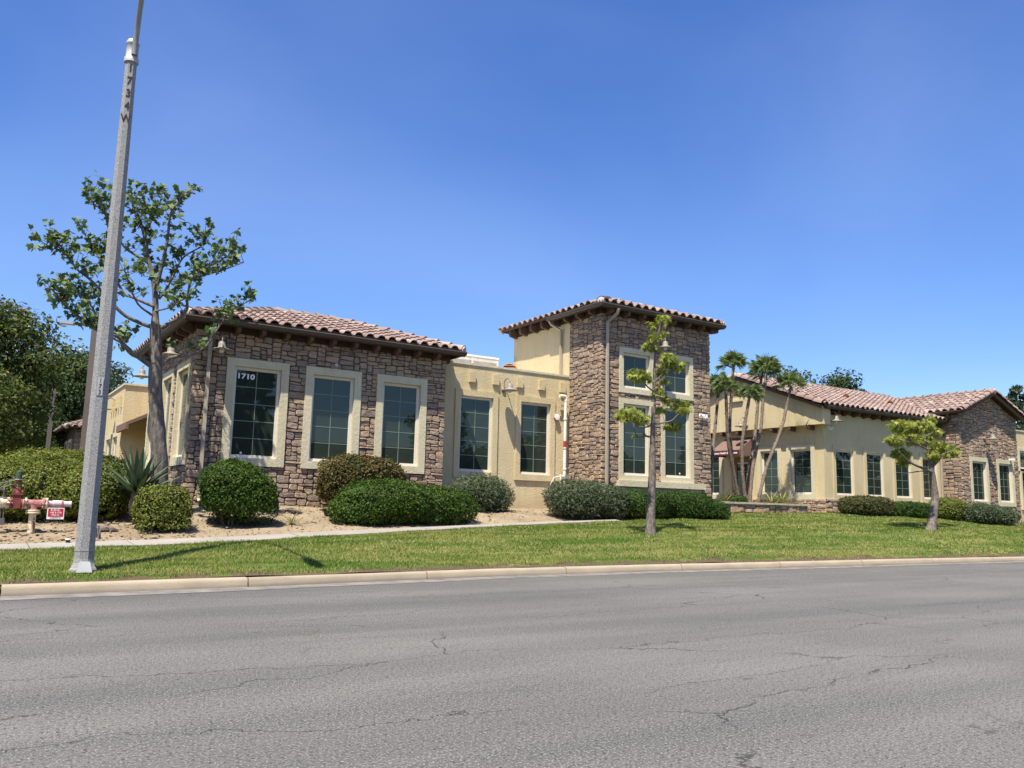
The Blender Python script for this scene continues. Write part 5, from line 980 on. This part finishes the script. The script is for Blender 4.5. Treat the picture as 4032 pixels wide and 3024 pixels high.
def sycamore():
    t = thing('street_tree', (3.34, 18.5, hz(3.34, 18.5)), 'open-crowned tree with swollen grey trunk and sparse lobed leaves beside the stone wing', 'tree')
    tr = [(.205, .11, [(3.36, 18.5, .9)]+TREE_A[0][2])]; limbs_mesh(tr, 'trunk', 'bark_grey', t, 14); limbs_mesh([(a*.8, b*.8, c) for a, b, c in TREE_A[1:]], 'limbs', 'bark_grey', t)
    rd = random.Random(8); P = []; N = []; m = MB()
    for k, (r0, r1, pts) in enumerate(TREE_A[1:]):
        Q = smooth_line(pts, 6); L = len(Q)
        for i in range(int(L*.22), L):
            f = i/(L-1)
            for q in range(2 if f > .45 else 1):
                if rd.random() > .22+.62*f: continue
                d = Vector((rd.gauss(0, .55), rd.gauss(0, .6), rd.uniform(-.1, .9))).normalized(); ln = rd.uniform(.12, .42); a = Q[i]; b = a+d*ln*.6; c = a+d*ln+Vector((0, 0, .05))
                m.tube([a, b, c], [.009, .006, .003], 4, False)
                for e in range(rd.randint(5, 9)):
                    s = rd.choice((.6, .85, 1., 1., 1.1)); P.append(a+(c-a)*s+Vector((rd.gauss(0, .055), rd.gauss(0, .055), rd.gauss(0, .045)))); N.append((rd.gauss(0, .5)-.25, rd.gauss(0, .5)-.2, 1.))
    m.build('twigs', 'twig', t)['kind'] = 'stuff'
    leaf_obj('crown', [lobed(np.array([tuple(p) for p in P]), np.array(N), .118, 3, .5)], 'leaf_dark', t)
def young_tree(label, limbs, clusters, seed, dens, size, mat='leaf_lime'):
    b = limbs[0][2][0]; t = thing('young_tree', (b[0], b[1], hz(b[0], b[1])), label, 'tree'); limbs = [(limbs[0][0], limbs[0][1], [(b[0], b[1], hz(b[0], b[1])-.1)]+limbs[0][2][1:])]+limbs[1:]
    limbs_mesh(limbs[:1], 'trunk', 'bark_brown', t, 12); limbs_mesh(limbs[1:], 'limbs', 'bark_brown', t); rd = random.Random(seed); P = []; N = []; m = MB()
    ends = [Vector(q) for l in limbs[1:] for q in smooth_line(l[2], 3)[3:]]
    for cx, cy, cz, rx, rz in clusters:
        c = Vector((cx, cy, cz)); ry = (rx+rz)*.5
        e = min(ends, key=lambda q: (q-c).length); m.tube([e, e.lerp(c, .5)+Vector((0, 0, .04)), c], [.010, .007, .004], 5, False)
        for k in range(int(dens*rx*rz*(.6+ry))):
            d = Vector((rd.gauss(0, 1), rd.gauss(0, 1), rd.gauss(0, 1))).normalized()*rd.uniform(.25, 1.)**.5; P.append(c+Vector((d.x*rx, d.y*ry, d.z*rz+.03))); N.append((rd.gauss(0, .45)-.2, rd.gauss(0, .45)-.2, 1.))
    m.build('twigs', 'twig', t)['kind'] = 'stuff'
    leaf_obj('crown', [lobed(np.array([tuple(p) for p in P]), np.array(N), size, seed, 1.4, FINGER)], mat, t)
sycamore()
young_tree('slim young tree with yellow-green leaf clusters in front of the stone tower', TREE_B, CLUSTER_B, 4, 2600, .14)
young_tree('crooked small tree with yellow-green leaves on the lawn before the long stucco wall', TREE_C, CLUSTER_C, 6, 2900, .15)
def tree(name, label, x, y, z0, h, rx, ry, mat, n, leaf, seed, trunk=.25, crown0=.3, clumps=26, group=None, bloom=0, cone=False, bark='bark_brown'):
    rd = random.Random(seed); t = thing(name, (x, y, z0), label, 'tree', group); C = []
    for k in range(clumps):
        v = (k+.5)/clumps; zz = z0+h*(crown0+(1-crown0)*v*.96); prof = (1-v)**.75+.06 if cone else (.55+.75*math.sin(math.pi*min(1, v*.93+.10))**.8)*.78
        a = k*2.4+rd.uniform(-.4, .4); q = rd.uniform(.25, .92) if not cone else rd.uniform(.4, .8); C.append((x+rx*prof*q*math.cos(a), y+ry*prof*q*math.sin(a), zz, rd.uniform(.75, 1.25)))
    m = MB(); m.tube([(x, y, z0-.2), (x+rd.uniform(-.1, .1), y, z0+h*.25), (x+rd.uniform(-.2, .2), y, z0+h*.55), (x, y, z0+h*.85)], [trunk*1.25, trunk, trunk*.6, trunk*.15], 9).build('trunk', bark, t, True)
    m = MB()
    for c in C[::2]: zb = z0+h*rd.uniform(.18, .45); m.tube([(x, y, zb), ((x+c[0])/2, (y+c[1])/2, (zb+c[2])/2-.1), c[:3]], [trunk*.4, trunk*.22, .02], 5, False)
    m.build('limbs', bark, t, True)
    parts = []; per = n//clumps; r = np.random.default_rng(seed); BP = []
    for i, c in enumerate(C):
        s = c[3]*(rx+ry)*.5*(.42 if not cone else .34)*(1 if not cone else (1.15-(c[2]-z0)/h)); P, N = blob_points(c[:3], (s*1.15, s*1.15, s*(.72 if not cone else .5)), per, 2., seed*13+i, .35, .55, None, 1.6/max(.4, s))
        parts.append(leaves(P, N+np.array([0, 0, .5]), leaf, .55, seed*7+i, droop=.25, jit=1.1))
        if bloom:
            top = P[(P[:, 2] > c[2]+s*.25)]
            if len(top): BP.append(top[r.integers(0, len(top), bloom)])
    leaf_obj('crown', parts, mat, t)
    if bloom: B = np.concatenate(BP); leaf_obj('blossom', [leaves(B+r.normal(size=B.shape)*.04, np.tile([0., 0, 1], (len(B), 1)), leaf*.9, .9, seed)], 'blossom', t)
    return t
def background():
    g = 'trees beyond the hedge bank'
    tree('silk_tree', 'dark feathery tree with peach blossom tufts behind the hedge bank', .55, 39, 1.3, 7.4, 2.3, 2.4, 'leaf_silk', 19000, .19, 71, .22, .30, 30, g, 14)
    tree('silk_tree', 'smaller yellow-green blossoming tree under the dark feathery tree', .35, 34, 1.3, 4.3, 1.4, 1.4, 'leaf_silk', 9000, .15, 72, .14, .3, 18, g, 6)
    tree('shade_tree', 'tall mid-green tree behind the parking lot light poles', 5.3, 60, 1.2, 9.3, 3.0, 2.6, 'leaf_tree_b', 16000, .26, 73, .3, .18, 26, g)
    tree('shade_tree', 'dark green tree between the two parking lot light poles', 3.5, 58, 1.2, 7.6, 2.7, 2.4, 'leaf_tree', 15000, .25, 74, .25, .14, 24, g)
    tree('shade_tree', 'green tree rising over the flat rear stucco block', 7.2, 66, 1.2, 9.6, 2.6, 2.5, 'leaf_tree_b', 12000, .26, 75, .3, .3, 20, g)
    tree('shade_tree', 'low spreading tree with bare limbs beside the far tiled house', 2.3, 50, 1.2, 4.8, 2.3, 2., 'leaf_tree', 8000, .18, 76, .2, .25, 18, g)
    tree('shade_tree', 'bushy far tree closing the view beyond the light poles', 1.9, 78, 1.2, 8., 4.2, 3., 'leaf_far', 9000, .28, 77, .3, .05, 24, g)
    g2 = 'tree tops behind the long tiled roof'
    tree('shade_tree', 'tree top showing behind the ridge near the palms', 52.5, 42, 1.2, 10.6, 4.2, 3.2, 'leaf_tree_b', 9000, .25, 78, .3, .4, 18, g2); tree('shade_tree', 'small dark tree top alone above the middle of the tiled ridge', 59.5, 43, 1.2, 11.6, 2.9, 2.5, 'leaf_tree', 8000, .25, 79, .3, .45, 14, g2)
    tree('conifer', 'bluish conifer behind the stone gable roof', 72.5, 35.5, 1.2, 11.4, 3.2, 3.2, 'leaf_far', 11000, .3, 80, .3, .1, 40, None, 0, True)
    for x, y, zt, al, lab in ((3.13, 44.9, 6.34, .75, 'slim brown parking lot light pole with a flat head, between dark trees'), (3.58, 35., 7.8, .8, 'taller brown parking lot light pole behind the concrete street lamp')):
        t = thing('light_pole', (x, y, 1.4), lab, 'light pole', 'parking lot light poles'); MB().box(x-.09, x+.09, y-.09, y+.09, 1.4, zt).build('pole', 'bronze_pole', t); MB().box(x-al-.1, x-.09, y-.05, y+.05, zt-.12, zt-.06).build('arm', 'bronze_pole', t); MB().box(x-al-.35, x-al+.15, y-.15, y+.15, zt-.14, zt-.05).build('head', 'cast_alu', t)
    # far tiled house
    t = thing('far_house', (8, 48, 1.3), 'far small stone house with tiled hip roof behind the light poles', 'house'); F = Fr((0, 45, 0), (1, 0, 0), (0, -1, 0)); FL = Fr((4.22, 0, 0), (0, 1, 0), (-1, 0, 0))
    wall('stone_wall', 'mortar', t, F, 4.22, 10, 1., 4.6); w = wall('stone_wall', 'mortar', t, FL, 45, 52, 1., 4.6); ws = t.children[0]
    stones('far', ws, F, 4.2, 6.2, 1.5, 4.5, seed=91, cu=.14, cv=.1); emit_stones('far', 60)
    window(t, FL, (46, 47, 2., 3.9), (45.8, 47.2, 1.8, 4.1), 2, 3); window(t, FL, (48, 49, 2., 3.9), (47.8, 49.2, 1.8, 4.1), 2, 3)
    roof = hip_roof('far', t, 3.75, 10.5, 44.6, 52.4, 4.55, 6.6, 7.6, 48.5, 5.75, 'FL'); emit_tiles('far', 60)
    lettering('number', '1710C', .3, 'white_letter', t, (4.95, 44.92, 3.55), (1, 0, 0), (0, -1, 0), .008, .85, .01); MB().prism([(5.2, 44.9, 3.0), (6.8, 44.9, 3.5), (6.8, 44.9, 3.2), (5.2, 44.9, 2.75)], (0, -.8, 0)).build('awning', 'awning', t)
    # low ridge of hills on the horizon
    V = []; F_ = []; xs = np.linspace(-900, 1600, 60)
    for i, x in enumerate(xs): h = 36+26*noise.noise(Vector((x*.004, 1, 0)))+9*noise.noise(Vector((x*.02, 5, 0))); V += [(x, 1300+40*math.sin(i), -1), (x, 1340, h)]
    for i in range(59): F_.append((2*i, 2*i+2, 2*i+3, 2*i+1))
    link(bpy.data.objects.new('hills', fast_mesh('hills', V, F_, None, 'leaf_far')))['kind'] = 'structure'
background()
def across_the_street():     # what the window glass mirrors
    g = 'trees across the street'
    tree('conifer', 'broad dark conifer across the street mirrored in the 1710 window', 14.6, -12.5, .1, 10.5, 3.6, 3.4, 'leaf_tree', 14000, .42, 101, .3, .05, 30, g, 0, True)
    tree('shade_tree', 'round tree across the street mirrored in the stucco wall windows', 29, -15, .1, 7.6, 2.8, 2.6, 'leaf_tree', 9000, .4, 102, .25, .2, 18, g); tree('shade_tree', 'round tree across the street by the long shed corner', 37.5, -17, .1, 7., 3., 2.8, 'leaf_tree_b', 9000, .4, 103, .25, .2, 18, g)
    tree('shade_tree', 'wide tree across the street mirrored in the tower windows', 47, -19, .1, 6.2, 3., 2.8, 'leaf_tree', 9000, .4, 104, .25, .2, 16, g)
    t = thing('warehouse', (30, -34, 0), 'long low tan warehouse across the street seen only in window reflections', 'warehouse'); MB().box(-30, 160, -40, -28, 0, 6.).build('wall', 'stucco_smooth', t); MB().box(-30.3, 160.3, -40.3, -27.7, 6., 6.4).build('parapet', 'stucco_trim', t)
    for x in np.arange(-26, 158, 9.): MB().box(x, x+4, -28, -27.93, 1., 3.2).build('window', 'glass', t)
def treeline():
    parts = []; rd = random.Random(12)
    for k in range(70):
        x = 62+k*1.5; P, N = blob_points((x, -22+rd.uniform(-2, 2), rd.uniform(2.5, 8.5)), (2.4, 2., 1.9), 160, 2., 300+k, .3, .4, None, 1.); parts.append(leaves(P, N, .9, .7, 300+k))
    tag(leaf_obj('treeline', parts, 'leaf_tree'), 'row of tall trees far along the opposite side of the street', 'trees', None, 'stuff')
across_the_street(); treeline()
# ------------------------------------------------------------------ grass, soil clods, small litter
def grass():
    n = 260000; x = -1.5+(RNG.beta(1.0, 1.55, n))*48; y0 = yk(x)+.0; y1 = ylawn(x); f = RNG.uniform(0, 1, n); y = y0+(y1-y0)*f+RNG.normal(0, .02, n)
    keep = (np.hypot(x, y) < 55); x, y = x[keep], y[keep]
    dry = np.array([noise.noise(Vector((a*.3, b*2.6, 2.)))+.7*noise.noise(Vector((a*1.6, b*5.5, 9.))) for a, b in zip(x, y)])
    dry = .8*dry+.26*np.sin((y-yk(x))*2*np.pi/.62+.8*np.sin(x*.35))
    edge = np.clip((y-yk(x))/.3, 0, 1); bare = (dry > .62) & (RNG.uniform(0, 1, len(x)) < .55); en = np.array([noise.noise(Vector((a*2.6, b*2.6, 4.))) for a, b in zip(x, y)]); bare |= ((y-yk(x)) < .16+.16*en) & (RNG.uniform(0, 1, len(x)) > .25)
    lamp = np.hypot(x-1.49, y-13.12) < .2; k = ~(bare | lamp); x, y, dry = x[k], y[k], dry[k]; n = len(x)
    z = H(x, y)+.03*np.array([noise.noise(Vector((a*.9, b*.9, 0))) for a, b in zip(x, y)])
    h = RNG.uniform(.022, .055, n)*(1+.25*np.clip(-dry, -1, 1)); d = np.hypot(x, y); w = .0045*np.clip(d/14, 1, 3)*RNG.uniform(.8, 1.4, n); a = RNG.uniform(0, 2*np.pi, n); tl = RNG.uniform(.1, .9, n)*h; b = RNG.uniform(0, 2*np.pi, n)
    P = np.column_stack([x, y, z-.004]); sd = np.column_stack([np.cos(a), np.sin(a), 0*a])*w[:, None]; tip = P+np.column_stack([np.cos(b)*tl, np.sin(b)*tl, h])
    V = np.stack([P-sd, P+sd, tip], 1).reshape(-1, 3); F = np.arange(3*n).reshape(-1, 3); r = np.clip(.40+.75*dry+RNG.normal(0, .15, n), 0, .985)
    o = link(bpy.data.objects.new('grass', fast_mesh('grass', V, F, np.repeat(r, 3), 'grass'))); tag(o, 'short mown grass with dry patches on the verge', 'grass', None, 'stuff')
grass()
def litter():
    m = MB(); rd = random.Random(3)
    for k in range(900):
        x = rd.uniform(-.3, 17) if rd.random() < .5 else rd.uniform(-.3, 4); y0 = float(S(3, x))+1.0; y = rd.uniform(y0, min(19.6, y0+3)); s = rd.choice((.012, .018, .025, .035, .05))*rd.uniform(.7, 1.2); z = hz(x, y)
        vs = [(x+s*rd.uniform(.6, 1.2)*dx, y+s*rd.uniform(.6, 1.2)*dy, z+s*.6*rd.uniform(.5, 1.2)*dz) for dx, dy, dz in ((1, 0, 0), (0, 1, 0), (-1, 0, 0), (0, -1, 0), (0, 0, 1), (0, 0, -1))]
        m.add(vs, [(0, 1, 4), (1, 2, 4), (2, 3, 4), (3, 0, 4), (1, 0, 5), (2, 1, 5), (3, 2, 5), (0, 3, 5)], rd.random())
    tag(m.build('soil_clods', 'clod'), 'loose clods and crumbs on the bare soil bed', 'soil', None, 'stuff')
    P = np.array([(rd.uniform(-.2, 19), 0, 0) for _ in range(1500)]); P[:, 1] = S(3, P[:, 0])+.95+RNG.uniform(0, 2.6, len(P))**1.1; P = P[P[:, 1] < 19.8]; P[:, 2] = H(P[:, 0], P[:, 1])+.012
    o = leaf_obj('dry_leaves', [leaves(P, np.tile([0., 0, 1.], (len(P), 1)), .05, .6, 9, .5, 0, .5)], 'mulch'); tag(o, 'scattered dry leaves on the soil bed', 'leaves', None, 'stuff')
    for x, y, L, a, lab in ((2.25, 17.15, .42, .05, 'weathered log lying on the soil in front of the hedge bank'),):
        z = hz(x, y)+.03; t = thing('log', (x, y, z), lab, 'log'); d = Vector((math.cos(a), math.sin(a), 0)); MB().tube([Vector((x, y, z))-d*L*.6, Vector((x, y, z+.02))-d*L*.3, Vector((x, y, z+.03)), Vector((x, y, z+.015))+d*L*.3, Vector((x, y, z))+d*L*.55], [.02, .05, .06, .05, .015], 7).build('log_body', 'bark_brown', t, True)
    x, y = 2.05, 16.6; z = hz(x, y); t = thing('stump', (x, y, z), 'small splintered shrub stump in the bare soil', 'stump')
    for k in range(6): a = k*1.05; MB().tube([(x+.04*math.cos(a), y+.04*math.sin(a), z-.05), (x+.05*math.cos(a), y+.05*math.sin(a), z+rd.uniform(.08, .22))], [.035, .012], 6).build('splinter', 'bark_brown', t)
    x, y = 1.55, 15.98; z = hz(x, y)+.02; t = thing('sprinkler_cap', (x, y, z), 'small black and white sprinkler cap at the sidewalk edge', 'sprinkler'); MB().lathe([(.035, -.05), (.035, .05), (.03, .055)], (x, y, z), (0, 0, 1), 12).build('body', 'black_plastic', t, True, 40); MB().lathe([(.045, .055), (.045, .07), (.02, .075)], (x, y, z), (0, 0, 1), 14).build('cap', 'sign_white', t, True, 40)  # sprinkler cap only, no lamp in it
    x, y = 7.1, 18.75; z = hz(x, y); t = thing('flower_pot', (x, y, z), 'shallow dark plastic pot at the foot of the bronze shrub', 'pot'); MB().lathe([(.09, 0), (.13, .13), (.14, .135), (.14, .15), (.12, .15), (.1, .03)], (x, y, z), (0, 0, 1), 16).build('bowl', 'black_plastic', t, True, 40)
litter()
